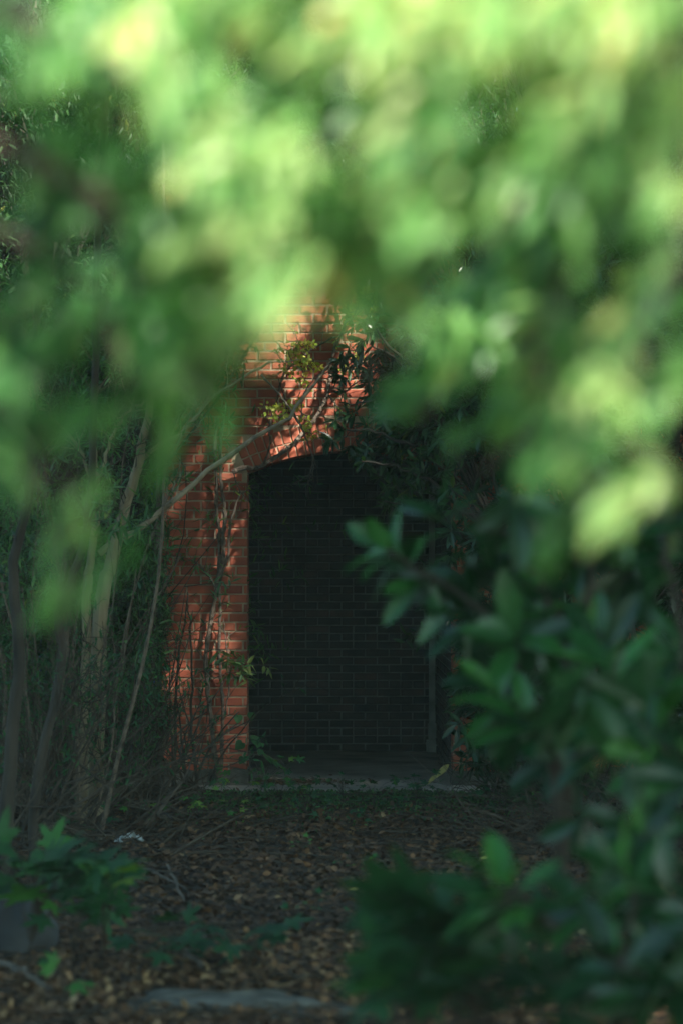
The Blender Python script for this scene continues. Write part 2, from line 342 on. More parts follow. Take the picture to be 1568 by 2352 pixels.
# mortar core of the front wall with the arch cut through it
def xbot(x):
    d = abs(x - XC)
    return 0.0 if d >= AH - 1e-6 else ZC + math.sqrt(RAD * RAD - d * d) + 0.004
REC = 0.007; TH = 0.33
xsn = sorted(set([XL + REC, XC - AH - REC, XC + AH + REC, XR - REC] + list(np.linspace(XC - AH + .0, XC + AH - .0, 41)) + [XC - AH + 1e-4, XC + AH - 1e-4]))
def core(xa, xb, za, zb, top):
    v = [(xa, YF + REC, za), (xb, YF + REC, zb), (xb, YF + REC, top), (xa, YF + REC, top), (xa, YF + TH, za), (xb, YF + TH, zb), (xb, YF + TH, top), (xa, YF + TH, top)]
    g.add(v, [(0, 1, 2, 3), (5, 4, 7, 6), (1, 0, 4, 5), (3, 2, 6, 7)], 0, 1)
for xa, xb in zip(xsn[:-1], xsn[1:]):
    if xb - xa < 2e-4 and abs(abs((xa + xb) / 2 - XC) - AH) > 0.001: continue
    m_ = (xa + xb) / 2
    if abs(m_ - XC) < AH: core(xa, xb, xbot(xa) if abs(xa - XC) < AH - 1e-5 else SPR + .004, xbot(xb) if abs(xb - XC) < AH - 1e-5 else SPR + .004, TOPZ)
    else: core(xa, xb, -0.12, -0.12, TOPZ)
for x_, s_ in ((XC - AH - REC, 1), (XC + AH + REC, -1), (XL + REC, -1), (XR - REC, 1)):
    v = [(x_, YF + REC, -0.12), (x_, YF + TH, -0.12), (x_, YF + TH, SPR if abs(x_ - XC) < 1 else TOPZ), (x_, YF + REC, SPR if abs(x_ - XC) < 1 else TOPZ)]
    g.add(v, [(0, 1, 2, 3)], 0, 1)
# plinth course, rendered in rough concrete, at the foot of the wall
front = g.build('front_wall', [M['brick'], M['mortar']], bld)
g = Geo()
for xa, xb in ((XL - 0.01, XC - AH + 0.012), (XC + AH - 0.012, XR + 0.01)):
    g = Geo(); n_ = 14; xs_ = np.linspace(xa, xb, n_); top = 0.115 + rng.normal(0, 0.012, n_)
    for i in range(n_ - 1):
        v = [(xs_[i], YF - 0.02, -.12), (xs_[i + 1], YF - 0.02, -.12), (xs_[i + 1], YF - 0.014, top[i + 1]), (xs_[i], YF - 0.014, top[i]), (xs_[i], YF + TH, top[i]), (xs_[i + 1], YF + TH, top[i + 1]), (xs_[i], YF + TH, -.12), (xs_[i + 1], YF + TH, -.12)]
        g.add(v, [(0, 1, 2, 3), (3, 2, 5, 4)]); 
        if i in (0, n_ - 2):
            k = 0 if i == 0 else 1; g.more([(0, 3, 4, 6)] if k == 0 else [(1, 7, 5, 2)], g.n - 8)
    g.build('plinth', M['stone'], bld)
# reveal bricks of both jambs
g = Geo()
for x_, f_ in ((XC - AH, 1), (XC + AH, -1)):
    brick_field(g, lambda za, zb: [(YF + 0.155, YF + TH - 0.004, YF + 0.05)] if zb < SPR else [], 0.10, SPR, x_, 0.08, f_, 'y')
# exterior left flank
brick_field(g, lambda za, zb: [(YF + 0.155, 21.2, 0.03)], 0.10, TOPZ, XL, 0.10, -1, 'y')
v = [(XL + REC, YF + TH, -.12), (XL + REC, 21.2, -.12), (XL + REC, 21.2, TOPZ), (XL + REC, YF + TH, TOPZ)]; g.add(v, [(0, 1, 2, 3)], 0, 1)
v = [(XL + 0.2, YF + TH, -.12), (XL + 0.2, 21.2, -.12), (XL + 0.2, 21.2, TOPZ), (XL + 0.2, YF + TH, TOPZ)]; g.add(v, [(0, 3, 2, 1)], 0, 1)
v = [(XR - REC, YF + TH, -.12), (XR - REC, 21.2, -.12), (XR - REC, 21.2, TOPZ), (XR - REC, YF + TH, TOPZ)]; g.add(v, [(0, 3, 2, 1)], 0, 1)
brick_field(g, lambda za, zb: [(YF + 0.155, 21.2, 0.03)], 0.10, TOPZ, XR, 0.10, 1, 'y')
g.build('side_wall', [M['brick'], M['mortar']], bld)
# two rings of bricks on edge round the arch
g = Geo(); half = math.asin(AH / RAD)
for ri in range(2):
    r0 = RAD + ri * (RING / 2 + 0.002); r1 = r0 + RING / 2 - JT * 0.6; rm = (r0 + r1) / 2
    ha = half + 0.0; nb = int(round(2 * ha * rm / 0.0665)); ang = (np.arange(nb) + 0.5) / nb * 2 * ha - ha
    U = np.stack([np.cos(ang), 0 * ang, -np.sin(ang)], -1); Vv = np.stack([np.sin(ang), 0 * ang, np.cos(ang)], -1)
    C = np.stack([XC + np.sin(ang) * rm, YF - 0.002 + rng.normal(0, .002, nb), ZC + np.cos(ang) * rm], -1)
    bricks(g, C, U, Vv, (0, -1, 0), (2 * ha * rm / nb - JT) / 2 + rng.normal(0, .0007, nb), (r1 - r0) / 2, 0.30, rng.normal(0.08, 0.10, nb))
g.build('brick_arch', [M['brick']], bld)
# room behind: brick back wall, right wall, ceiling, floor
YB = 20.8
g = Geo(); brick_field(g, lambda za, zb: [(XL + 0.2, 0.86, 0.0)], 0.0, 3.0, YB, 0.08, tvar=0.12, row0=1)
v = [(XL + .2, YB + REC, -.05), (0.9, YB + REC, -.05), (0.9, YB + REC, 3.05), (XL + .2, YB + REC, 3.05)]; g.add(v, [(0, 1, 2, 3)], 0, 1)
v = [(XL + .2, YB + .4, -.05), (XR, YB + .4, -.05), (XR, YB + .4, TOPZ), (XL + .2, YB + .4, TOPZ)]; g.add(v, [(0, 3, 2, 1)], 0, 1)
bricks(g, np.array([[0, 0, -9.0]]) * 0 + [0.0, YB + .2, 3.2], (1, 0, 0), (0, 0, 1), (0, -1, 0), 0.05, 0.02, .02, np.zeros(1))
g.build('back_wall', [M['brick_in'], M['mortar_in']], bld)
g = Geo(); xw = XC + AH + 0.0
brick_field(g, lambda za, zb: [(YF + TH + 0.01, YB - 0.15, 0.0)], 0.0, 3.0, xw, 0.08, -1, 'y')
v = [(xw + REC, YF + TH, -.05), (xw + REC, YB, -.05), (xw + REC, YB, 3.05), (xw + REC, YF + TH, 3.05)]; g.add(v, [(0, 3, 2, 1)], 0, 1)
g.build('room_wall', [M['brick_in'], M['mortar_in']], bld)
def box(g, x0, x1, y0, y1, z0, z1, mat=0, ch=0.0):
    v = [(x, y, z) for z in (z0, z1) for y in (y0, y1) for x in (x0, x1)]
    g.add(v, [(0, 2, 3, 1), (4, 5, 7, 6), (0, 1, 5, 4), (2, 6, 7, 3), (0, 4, 6, 2), (1, 3, 7, 5)], 0, mat)
g = Geo(); box(g, XL + 0.21, XR - 0.02, YF + TH + .001, YB + .39, 3.0, 3.12); box(g, XL - 0.06, XR + 0.06, YF - 0.05, 21.3, TOPZ + .001, TOPZ + 0.09); g.build('roof', M['roof'], bld)
# slab, as a fine sheet with a broken front edge
g = Geo(); nx_, ny_ = 60, 30; xs_ = np.linspace(XC - AH - 0.35, XC + AH + 0.6, nx_)
fe = 17.22 + 0.02 * np.sin(xs_ * 9) + rng.normal(0, 0.012, nx_)
top = []; 
for j in range(ny_):
    yy = fe + (YB - fe) * (j / (ny_ - 1)) ** 1.5
    top.append(np.stack([xs_, yy, -0.002 + 0.004 * np.sin(xs_ * 3 + yy) - (0.012 if j == 0 else 0)], -1))
top = np.array(top); bot = top[0] * [1, 1, 0] + [0, 0.01, -0.12]
V = np.concatenate([bot[None], top]).reshape(-1, 3); ii = (np.arange(ny_)[:, None] * nx_ + np.arange(nx_ - 1)[None]).ravel()
g.add(V, np.stack([ii, ii + 1, ii + nx_ + 1, ii + nx_], -1)); g.build('concrete_floor', M['concrete'], bld, True)
# grey painted post in the far corner with a chipped foot
g = Geo()
for z0, z1, w in ((0.0, 0.10, 0.055), (0.10, 0.24, 0.036), (0.24, 2.9, 0.027)):
    cx = 0.775; n_ = 5
    zz = np.linspace(z0, z1, n_)
    for a, b in zip(zz[:-1], zz[1:]): box(g, cx - w + (.006 * rng.random() if z0 < .2 else 0), cx + w * 0.9, YB - 0.085 - w, YB - 0.02, a, b - 0.0)
g.build('door_post', M['metal'], bld)
# drift of dead leaves blown in on the floor
g = Geo(); n = 700; q = np.stack([rng.normal(-0.42, 0.28, n), rng.normal(17.72, 0.14, n), np.full(n, 0.012)], -1); q = q[(q[:, 0] > XC - AH + .05) & (q[:, 1] > 17.3)]; n = len(q)
leaves(g, T_OVAL, q, rdir(n) * [1, 1, .1], nrm(rng.normal(0, .3, (n, 3)) + [0, 0, 1]), rng.uniform(.015, .05, n), rng.uniform(-.1, .3, n))
tag(g.build('leaf_drift', M['litter']), 'thin drift of reddish dead leaves on the concrete floor', 'dead leaves', kind='stuff')

def lit_wall(pos):
    """True where a leaf is left out so that the sun falls through a gap on to the arch and the pillar"""
    s = S; rr = rng.random(len(pos)); t = (YF - pos[:, 1]) / -s[1]; w = pos - t[:, None] * s; x, y = pix(w); ok = t > .12
    f = np.sin(9 * w[:, 0] + 1.5 * np.sin(5 * w[:, 2])) * np.sin(6.3 * w[:, 2] + 2.3 * w[:, 0] + 1)
    out = (x > 540) & (x < 900) & (y > 640) & (y < 1120) & (rr < .965) & (f > -.6)
    out |= (x > 470) & (x < 610) & (y > 1000) & (y < 1850) & (rr < .86)
    out |= (x > 345) & (x < 471) & (y > 1000) & (y < 1850) & (rr < .70)
    out |= (x > 640) & (x < 1020) & (y > 1480) & (y < 1830) & (rr < .86)
    return out & ok
def pruned(pos):
    """plants do not grow across the pier, the opening and the brick just above the arch"""
    pos = np.atleast_2d(pos); x, y, z = pos.T; rr = rng.random(len(pos))
    o = (x > -1.22) & (x < -.62) & (z < 2.5) & (y > 16.2) & (y < 17.5) & (rr < .8)
    o |= (x > -.66) & (x < .78) & (z < 1.25) & (y > 15.2) & (y < 17.6)
    o |= (x > -.66) & (x < -.02) & (z < 2.3) & (y > 15.2) & (y < 17.6)
    o |= (x > -.66) & (x < .28) & (z < 1.9) & (y > 15.2) & (y < 17.6) & (rr < .7)
    o |= (x > -.70) & (x < .12 - .35 * np.clip(z - 2.5, 0, .5)) & (z > 2.3) & (z < 3.1) & (y > 15.6) & (y < 17.5) & (rr < .85)
    return o
def keep_out(pos): return lit_wall(pos) | pruned(pos)
THIN = [None]
# ------------------------------------------------------------------ plants: generators
def leafy(gl, tw, tmpl, size, per, tint, spread=0.9, upb=0.25, whorl=False, tv=0.2, droop=0.0):
    """leaves along (or in a whorl at the end of) each twig polyline in tw"""
    PO = []; D = []; U = []
    for q in tw:
        n = per if isinstance(per, int) else rng.integers(per[0], per[1])
        d = nrm(q[-1] - q[0]); s = nrm(np.cross(d, rdir(1)[0])); u2 = np.cross(d, s)
        t = (rng.random(n) * 0.22 + 0.78) if whorl else (0.15 + 0.85 * rng.random(n))
        f = t * (len(q) - 1); i = np.minimum(f.astype(int), len(q) - 2); pos = q[i] + (q[i + 1] - q[i]) * (f - i)[:, None]
        a = np.arange(n) * 2.4 + rng.random() * 6 + rng.normal(0, 0.3, n)
        side = np.cos(a)[:, None] * s + np.sin(a)[:, None] * u2
        D.append(d * (1 - spread * 0.6) + side * spread + [0, 0, -droop] + rng.normal(0, 0.15, (n, 3))); PO.append(pos)
        U.append(np.broadcast_to([0, 0, 1.0], (n, 3)) * (0.5 + upb) + d * 0.5 + rng.normal(0, 0.35, (n, 3)))
    if not PO: return
    PO = np.concatenate(PO); D = np.concatenate(D); U = np.concatenate(U)
    if THIN[0]: k = ~THIN[0](PO); PO, D, U = PO[k], D[k], U[k]
    n = len(PO)
    leaves(gl, tmpl, PO, D, U, size * rng.uniform(0.6, 1.15, n), np.clip(rng.normal(tint, tv, n), 0, 1))
KEEP = [None]
def branch_out(q, n, length, gt, r, up=0.1, ang=0.8, tmin=0.25, wob=0.22, k=4, sides=4, mat=0):
    """n side twigs off the polyline q"""
    out = []
    for i in range(n):
        t = tmin + (1 - tmin) * rng.random(); f = t * (len(q) - 1); j = min(int(f), len(q) - 2); p = q[j] + (q[j + 1] - q[j]) * (f - j)
        d = nrm(q[j + 1] - q[j]); s = nrm(np.cross(d, rdir(1)[0])); dd = d * math.cos(ang) + s * math.sin(ang) + np.array([0, 0, up])
        w = walk(p, dd, length * rng.uniform(0.5, 1.2), k, wob, (0, 0, up * 0.3))
        if KEEP[0] and KEEP[0](w): continue
        out.append(w)
        if gt is not None: tube(gt, w, np.linspace(r, r * 0.4, k + 1), sides, 0, mat)
    return out
def shrub(name, base, label, cat, h, spread, stems, tmpl, size, mat, tint, per=(5, 9), twigs=7, sub=3, lean=(0, 0), group=None, whorl=False, r=0.012, bark='twig', bare=0.0, droop=0.0, sides=5, tv=.2, tl=0.3):
    root = Root(name, base, label, cat, group); gs = Geo(); gl = Geo()
    for i in range(stems):
        a = rng.uniform(0, 2 * math.pi); o = np.array([math.cos(a), math.sin(a), 0]) * rng.random() ** .5
        hh = h * rng.uniform(0.55, 1.05)
        d = np.array([o[0] * spread / h + lean[0], o[1] * spread / h + lean[1], 1.0])
        q = walk(np.array(base) + o * min(spread, .5) * 0.35, d, hh * np.linalg.norm(d) * 0.95, 9, 0.11, (o[0] * .04, o[1] * .04, 0.0))
        if THIN[0] is not None and ((q[:, 0] > -.62) & (q[:, 0] < .8)).any() and q[0][1] > 15: continue
        tube(gs, q, np.linspace(r, r * .35, 10), sides)
        t1 = branch_out(q, twigs, h * tl, gs, r * .4, .1, .8, .2)
        t2 = []
        for w in t1: t2 += branch_out(w, sub, h * tl * .5, gs, r * .22, .05, .7, .2, .25, 3, 3)
        allt = t1 + t2
        if bare: allt = [w for w in allt if rng.random() > bare]
        leafy(gl, allt, tmpl, size, per if isinstance(per, int) else per, tint, whorl=whorl, droop=droop, tv=tv)
    gs.build('stems', M[bark], root); gl.build('foliage', M[mat], root)
    return root
def clump_leaves(gl, centers, rad, n_each, tmpl, size, tint, tv=0.22, flat=0.8, reject=None):
    C = np.repeat(centers, n_each, 0); n = len(C); rr = np.repeat(np.broadcast_to(rad, (len(centers),)), n_each)
    d = rdir(n); pos = C + d * (rr * rng.random(n) ** (1 / 2.2))[:, None] * [1, 1, flat]
    if reject is not None:
        k = ~reject(pos); pos, d = pos[k], d[k]; n = len(pos)
    leaves(gl, tmpl, pos, rdir(n) + d * .6 + [0, 0, -.2], rdir(n) * .6 + [0, 0, 1], size * rng.uniform(.6, 1.25, n), np.clip(rng.normal(tint, tv, n), 0, 1))
def forest_tree(name, base, label, trunk_h, crown_c, crown_r, nclump, per, lsize, mat='forest', tint=.4, rad=.6, rt=.12, group=None, reject=None, tmpl=T_FAR, cat='tree', bark='bark', flat=.8):
    base = np.array(base, float); root = Root(name, base, label, cat, group); gt = Geo(); gl = Geo()
    cc = np.array(crown_c, float); cr = np.array(crown_r, float)
    top = np.array([cc[0], cc[1], max(cc[2], base[2] + trunk_h)]); q = spline([base, base + (top - base) * .4 + rng.normal(0, .12, 3) * [1, 1, 0], top], 14, .01)
    tube(gt, q, np.linspace(rt, rt * .35, 14), 9)
    d = rdir(nclump); c = cc + d * cr * (rng.random(nclump) ** .4)[:, None]
    gb = gt
    for p in c[:90]:
        f = rng.uniform(.35, .95) * 13; a = q[int(f)]; m = (a + p) / 2 + rng.normal(0, .15, 3) + [0, 0, .1]
        sp_ = spline([a, m, p], 7)
        if reject is not None and reject(sp_[2:]).mean() > .14: continue
        tube(gb, sp_, np.linspace(rt * .22, .008, 7), 5)
        for w in range(3):
            e = p + rdir(1)[0] * rad * .8; tube(gb, spline([(m + p) / 2, p * .6 + e * .4, e], 4, .02), np.linspace(.008, .003, 4), 3)
    gt.build('trunk', M[bark], root)
    clump_leaves(gl, c, rad * rng.uniform(.7, 1.2, nclump), per, tmpl, lsize, tint, flat=flat, reject=reject)
    gl.build('crown', M[mat], root)
    return root

# ------------------------------------------------------------------ background wood
for i, (x, y, hz, rx, rz, lab) in enumerate([
    (-5.0, 24, 5.2, 3.0, 3.4, 'dark bushy tree at the far left behind the brick building'),
    (-1.6, 25, 5.8, 2.6, 3.6, 'dark tree behind the left corner of the brick building'),
    (1.6, 24.5, 6.0, 2.6, 3.4, 'dark tree rising behind the middle of the brick building'),
    (5.0, 25, 5.4, 3.0, 3.6, 'dark tree at the far right behind the brick building'),
    (-3.4, 20.5, 3.6, 1.7, 2.8, 'mid green tree crowding the left flank of the brick building'),
    (-9.5, 26, 6, 3.4, 4.4, 'tall dark tree at the left edge of the wood'),
    (9.5, 27, 6, 3.6, 4.6, 'tall dark tree at the right edge of the wood')]):
    forest_tree('forest_tree', (x, y, -.05), lab, hz * .6, (x, y, hz), (rx, 1.7, rz + .8), 150, 170, .15, tint=.3, bark='darkbark', rad=.8, rt=.16)
# far wood as one mass
gl = Geo(); n = 1000; c = np.stack([rng.uniform(-28, 28, n), rng.uniform(31, 36, n), rng.uniform(0, 16, n)], -1)
clump_leaves(gl, c, 1.6, 70, T_FAR, .42, .2); tag(gl.build('far_wood', M['forest']), 'dark leafy wood closing the view behind everything', 'wood', kind='stuff')
# creeper and tree over the top of the building
forest_tree('overhanging_tree', (-2.2, 18.6, -.05), 'twiggy green tree leaning over the roof left of the arch', 3.5, (-1.1, 17.9, 4.9), (1.6, .8, 1.1), 60, 90, .08, tint=.5, rad=.45, rt=.07, tmpl=T_LANCE, mat='forest', bark='darkbark')
forest_tree('overhanging_tree', (2.6, 17.0, -.05), 'dark green tree leaning over the roof right of the arch', 3.5, (1.7, 17.1, 4.5), (1.6, .8, 1.5), 80, 90, .09, tint=.4, rad=.45, rt=.08, tmpl=T_LANCE, mat='forest', bark='darkbark', reject=keep_out)

for (dx, dy, y, rx, rz, t, lab) in [(390, 760, 17.0, .40, .50, .35, 'dense dark twiggy tree covering the brick left above the arch'), (170, 700, 17.6, 1.0, 1.2, .35, 'dark leafy tree over the left thicket'), (240, 250, 17.8, 1.2, 1.0, .45, 'speckled leafy tree at the top left above the roof'),
                                (1150, 700, 16.6, .8, 1.3, .3, 'dark leafy tree covering the brick right of the arch top'), (1450, 600, 16.2, .8, 1.7, .25, 'dark tree at the right edge above the rhododendrons'), (760, 250, 17.9, 1.0, .8, .5, 'speckled leafy tree above the roof over the arch'), (640, 470, 17.1, .55, .45, .4, 'twiggy tree spilling over the top edge of the brick wall'), (950, 420, 17.0, .7, .5, .4, 'leafy tree spilling over the top of the wall right of centre'), (1250, 150, 18.5, 1.6, 1.0, .35, 'leafy tree at the upper right above the roof')]:
    c = P(dx, dy, y); side = -2.9 if dx < 700 else 3.2
    forest_tree('leafy_tree', (side, y + .4, -.05), lab, c[2] * .6, c, (rx, .35, rz), 70, 170, .08, tint=t, rad=.36, rt=.05, tmpl=T_LANCE, mat='forest' if dx < 900 else 'rhodo', bark='darkbark', reject=keep_out)
# blue shed wall glimpsed at the left
sh = Root('blue_shed', (-2.6, 19.6, 0), 'blue boarded shed glimpsed through leaves left of the brick building', 'shed'); g = Geo()
for i in range(12): box(g, -2.95, -1.47, 19.6 + (i % 2) * .006, 19.7, 0.6 + i * .17, 0.6 + i * .17 + .158)
g.build('boards', M['blue'], sh); g = Geo(); box(g, -3.0, -1.45, 19.71, 21, -.05, 2.66); box(g, -3.06, -1.40, 19.5, 21.1, 2.665, 2.72); g.build('roof', M['roof'], sh)

# ------------------------------------------------------------------ left trees
def in_opening(w): return bool(pruned(w).mean() > .3)
KEEP[0] = in_opening; THIN[0] = pruned

def path(pts, Y):
    return [P(a, b, Y if np.ndim(Y) == 0 else y) for (a, b), y in zip(pts, [Y] * len(pts) if np.ndim(Y) == 0 else Y)]
def slim_tree(label, pts, Y, r0, r1, bark, branches, leaf='willow', tmpl=T_NARROW, lsize=.09, tint=.5, per=(3, 7), twl=.35, extra=8, name='slim_tree'):
    p0 = P(*pts[0], Y if np.ndim(Y) == 0 else Y[0]); gx = float(gz(p0[0], p0[1]))
    base = np.array([p0[0] - .03, p0[1], gx - .03]); pl = [base] + path(pts, Y)
    root = Root(name, base, label, 'tree'); gt = Geo(); q = spline(pl, 40, .004); tube(gt, q, np.linspace(r0, r1, 40), 9)
    gb = Geo(); gl = Geo()
    for (bp, by, b0, b1) in branches:
        bq = spline(path(bp, by), 22, .006); tube(gb, bq, np.linspace(b0, b1, 22), 7)
        t1 = branch_out(bq, 12, twl, gb, b1 * .7, .05, .8, .25); t2 = []
        for w in t1: t2 += branch_out(w, 3, twl * .5, gb, b1 * .35, .05, .7, .2, .25, 3, 3)
        leafy(gl, [w for w in t1 + t2 if rng.random() < .45], tmpl, lsize, per, tint)
    t1 = branch_out(q[14:], extra, twl * 1.6, gt, max(r1, .012) * .45, .1, .9, .1, mat=1); t2 = []
    for w in t1: t2 += branch_out(w, 4, twl * .7, gt, r1 * .25, .05, .7, .2, .25, 3, 3, 1)
    gt.build('trunk', [M[bark], M['twig']], root)
    leafy(gl, t1 + t2, tmpl, lsize, per, tint)
    gb.build('branches', M[bark], root); gl.build('foliage', M[leaf], root)
    return root
slim_tree('leaning tan-barked tree with two long bare branches reaching across the pillar', [(232, 1420), (256, 1290), (282, 1185), (318, 1065), (342, 940), (350, 860), (360, 770)], 15.5, .055, .012, 'tanbark',
          [([(228, 1272), (300, 1225), (370, 1172), (480, 1082), (590, 1004), (660, 958), (715, 890), (760, 830)], [15.5, 15.6, 15.8, 16.1, 16.4, 16.6, 16.8, 16.9], .024, .009),
           ([(285, 1180), (330, 1050), (420, 995), (470, 930), (530, 885), (620, 830)], 15.6, .018, .007),
           ([(345, 905), (400, 880), (470, 800), (560, 740)], 15.6, .016, .006)], extra=14)
slim_tree('slim tan tree with a forked bole left of the leaning one', [(200, 1400), (208, 1290), (226, 1150), (216, 1020), (222, 880), (212, 740)], 15.3, .035, .007, 'tanbark',
          [([(222, 1110), (262, 1000), (300, 940), (380, 900)], 15.9, .014, .005), ([(226, 1150), (180, 1030), (120, 960), (60, 900)], 15.9, .014, .005)], extra=14)
slim_tree('thin grey sapling standing straight beside the left edge of the building', [(348, 1560), (352, 1480), (360, 1330), (362, 1180), (366, 1050), (372, 900), (380, 600), (370, 200)], 16.9, .019, .012, 'bark', [], extra=5, lsize=.08)
slim_tree('dark blurred trunk at the left edge of the picture', [(20, 1800), (44, 1500), (32, 1300), (74, 1100), (60, 900), (90, 700), (60, 480)], 12.5, .04, .01, 'darkbark', [], extra=3, leaf='laurel', tmpl=T_LANCE)
slim_tree('dark trunk leaning right just inside the left edge trunk', [(86, 1790), (140, 1540), (138, 1400), (196, 1240), (215, 1000), (225, 600), (260, -200)], 13.2, .028, .018, 'darkbark', [], extra=4)
slim_tree('forked grey trunk far back among the left thicket', [(150, 1500), (120, 1300), (130, 1100), (90, 900), (100, 600), (60, -300)], 18, .05, .03, 'bark', [([(120, 1300), (60, 1150), (30, 1000)], 18, .02, .008)], extra=14)

def gp0(dx, y):
    b = P(dx, 1308, y); b[2] = float(gz(b[0], b[1])) - .02; return b
# ------------------------------------------------------------------ left thicket of narrow-leaved shrubs
TH_ = [(375, 17.0, 1.9, .45, 5, 'narrow-leaved shrub pressed against the left half of the brick pillar'),
       (285, 17.2, 2.4, .6, 12, 'tall narrow-leaved shrub at the left corner of the building'),
       (200, 16.4, 2.6, .8, 12, 'leafy shrub under the leaning tan tree'),
       (90, 17.0, 2.9, .9, 12, 'tall leafy shrub at the far left behind the trunks'),
       (-20, 15.5, 2.6, .9, 10, 'broad shrub at the left border of the thicket'),
       (240, 18.6, 3.4, .8, 14, 'dark tall shrub behind the leaning tan tree'), (300, 17.1, 3.6, .5, 14, 'tall fine-leaved shrub against the upper left of the brick wall'),
       (120, 18.4, 3.6, .9, 14, 'tall dense shrub behind the forked grey trunk')]
UP = Root('sapling_clump', gp0(150, 15.6), 'clump of bare upright brown saplings in the left thicket', 'saplings'); g = Geo(); gl = Geo()
for i in range(24):
    y = rng.uniform(14.0, 17); b = P(rng.uniform(-60, 370), 1308, y); b[2] = float(gz(b[0], b[1])) - .02; q = walk(b, (rng.normal(0, .16), 0, 1), rng.uniform(1.6, 3.6), 12, .07)
    if in_opening(q) or q[-1][0] > -.75: continue
    r_ = rng.uniform(.006, .016); tube(g, q, np.linspace(r_, r_ * .4, 13), 6); t1 = branch_out(q, 5, .45, g, r_ * .35, .25, .7); leafy(gl, t1, T_NARROW, .085, (2, 6), .5)
g.build('stems', M['stembark'], UP); gl.build('foliage', M['willow'], UP)
for (dx, y, h, sp, st, lab) in TH_:
    st = max(4, int(st * .6)); b = P(dx, 1308, y); b[2] = float(gz(b[0], b[1]))
    shrub('narrow_leaved_shrub', b, lab, 'shrub', h, sp, st, T_NARROW, .10, 'willow', .5, (8, 14), 20, 4, group='shrubs of the left thicket', bare=.05, r=.009)
# bare, twiggy bushes in front of it
for (dx, y, h, sp, st, lab) in [(310, 15.6, 1.0, .7, 11, 'bare twiggy bush in front of the pillar foot'), (150, 15.0, 1.3, .9, 16, 'bare twiggy bush at the left of the path'), (20, 14.0, 1.2, .8, 14, 'bare twiggy bush at the left border'),
                                (440, 16.8, .8, .4, 6, 'small half-bare bush at the base of the climbing vines')]:
    b = P(dx, 1308, y); b[2] = float(gz(b[0], b[1]))
    shrub('twiggy_bush', b, lab, 'bush', h, sp, st, T_LANCE, .055, 'maple', .3, (4, 8), 6, 3, group='bare bushes left of the path', bare=.3, r=.012, tl=.45)
# dark slim stems crossing the pillar
for (pts, lab) in [([(402, 1800), (405, 1640), (412, 1500), (425, 1430), (432, 1360)], 'thin dark sapling stem crossing the middle of the pillar'), ([(455, 1810), (440, 1660), (442, 1560), (436, 1440), (428, 1380)], 'thin dark sapling stem crossing the pillar right of its twin')]:
    q = spline(path(pts, 17.0), 20, .005); q[0][2] = -.05; rt_ = Root('sapling', q[0], lab, 'sapling'); g = Geo(); tube(g, q, np.linspace(.013, .005, 20), 6); t1 = branch_out(q, 9, .3, g, .004, .1); g.build('stem', M['twig'], rt_)
    g = Geo(); leafy(g, t1, T_NARROW, .08, (2, 6), .6); g.build('foliage', M['willow'], rt_)
# dry brushwood
g = Geo()
for i in range(220):
    y = rng.uniform(12.8, 17.0); dx = rng.uniform(-80, 520) - (17 - y) * 30; b = P(dx, 1308, y); b[2] = float(gz(b[0], b[1])) + abs(rng.normal(0, .16))
    a = rng.uniform(0, 2 * math.pi); q = walk(b, (math.cos(a), math.sin(a), rng.uniform(-.1, .9)), rng.uniform(.25, .9), 5, .14); q[:, 2] = np.maximum(q[:, 2], gz(q[:, 0], q[:, 1]) + .01)
    tube(g, q, np.linspace(rng.uniform(.003, .010), .002, 6), 4)
tag(g.build('brushwood', M['twig']), 'tangle of dry brushwood heaped left of the path', 'brushwood', kind='stuff')
g = Geo()
for i in range(700):
    y = rng.uniform(13, 16.8); dx = rng.uniform(1080, 1640) + (17 - y) * 20; b = P(dx, 1308, y); b[2] = float(gz(b[0], b[1])) + abs(rng.normal(0, .1))
    a = rng.uniform(0, 2 * math.pi); q = walk(b, (math.cos(a), math.sin(a), rng.uniform(-.1, .6)), rng.uniform(.25, .8), 5, .14); q[:, 2] = np.maximum(q[:, 2], gz(q[:, 0], q[:, 1]) + .01)
    tube(g, q, np.linspace(rng.uniform(.0025, .005), .0015, 6), 4)
tag(g.build('brushwood', M['twig']), 'low dark tangle of twigs on the ground right of the path', 'brushwood', kind='stuff')

KEEP[0] = None; THIN[0] = None
# ------------------------------------------------------------------ vines on the building
def vine(label, paths, r, leafspec=None, twigs=0, bark='vinebark', name='climbing_vine', tw_len=.2):
    p0 = paths[0][0][0]; Y0 = paths[0][1]; root = Root(name, P(*p0, Y0 if np.ndim(Y0) == 0 else Y0[0]), label, 'vine'); g = Geo(); tw = []
    for pts, Y, rr in paths:
        q = spline(path(pts, Y), max(16, len(pts) * 5), .003); rr = rr * r; rad = np.linspace(rr, rr * .6, len(q)) * (1 + .18 * np.sin(np.arange(len(q)) * 1.7)); tube(g, q, rad, 7); 
        if twigs: tw += branch_out(q, twigs, tw_len, g, .003, 0, .9)
    g.build('stem', M[bark], root)
    if leafspec:
        gl = Geo(); tmpl, size, mat, tint, per = leafspec; leafy(gl, tw, tmpl, size, per, tint); gl.build('foliage', M[mat], root)
    return root
YV = 17.43
vine('thick woody vine climbing the left side of the pillar in two strands', [([(503, 1790), (493, 1720), (483, 1629), (477, 1578), (473, 1497), (486, 1417), (497, 1354), (503, 1299), (503, 1222), (496, 1167), (499, 1112), (492, 1040), (500, 960)], YV, 1.0),
      ([(500, 1340), (512, 1270), (514, 1222), (516, 1167), (509, 1120), (507, 1057), (508, 1002), (520, 930)], YV - .02, .85), ([(497, 1350), (480, 1325), (460, 1300), (440, 1285)], YV - .04, .45)], .019,
     (T_NARROW, .09, 'willow', .8, (4, 8)), 9)
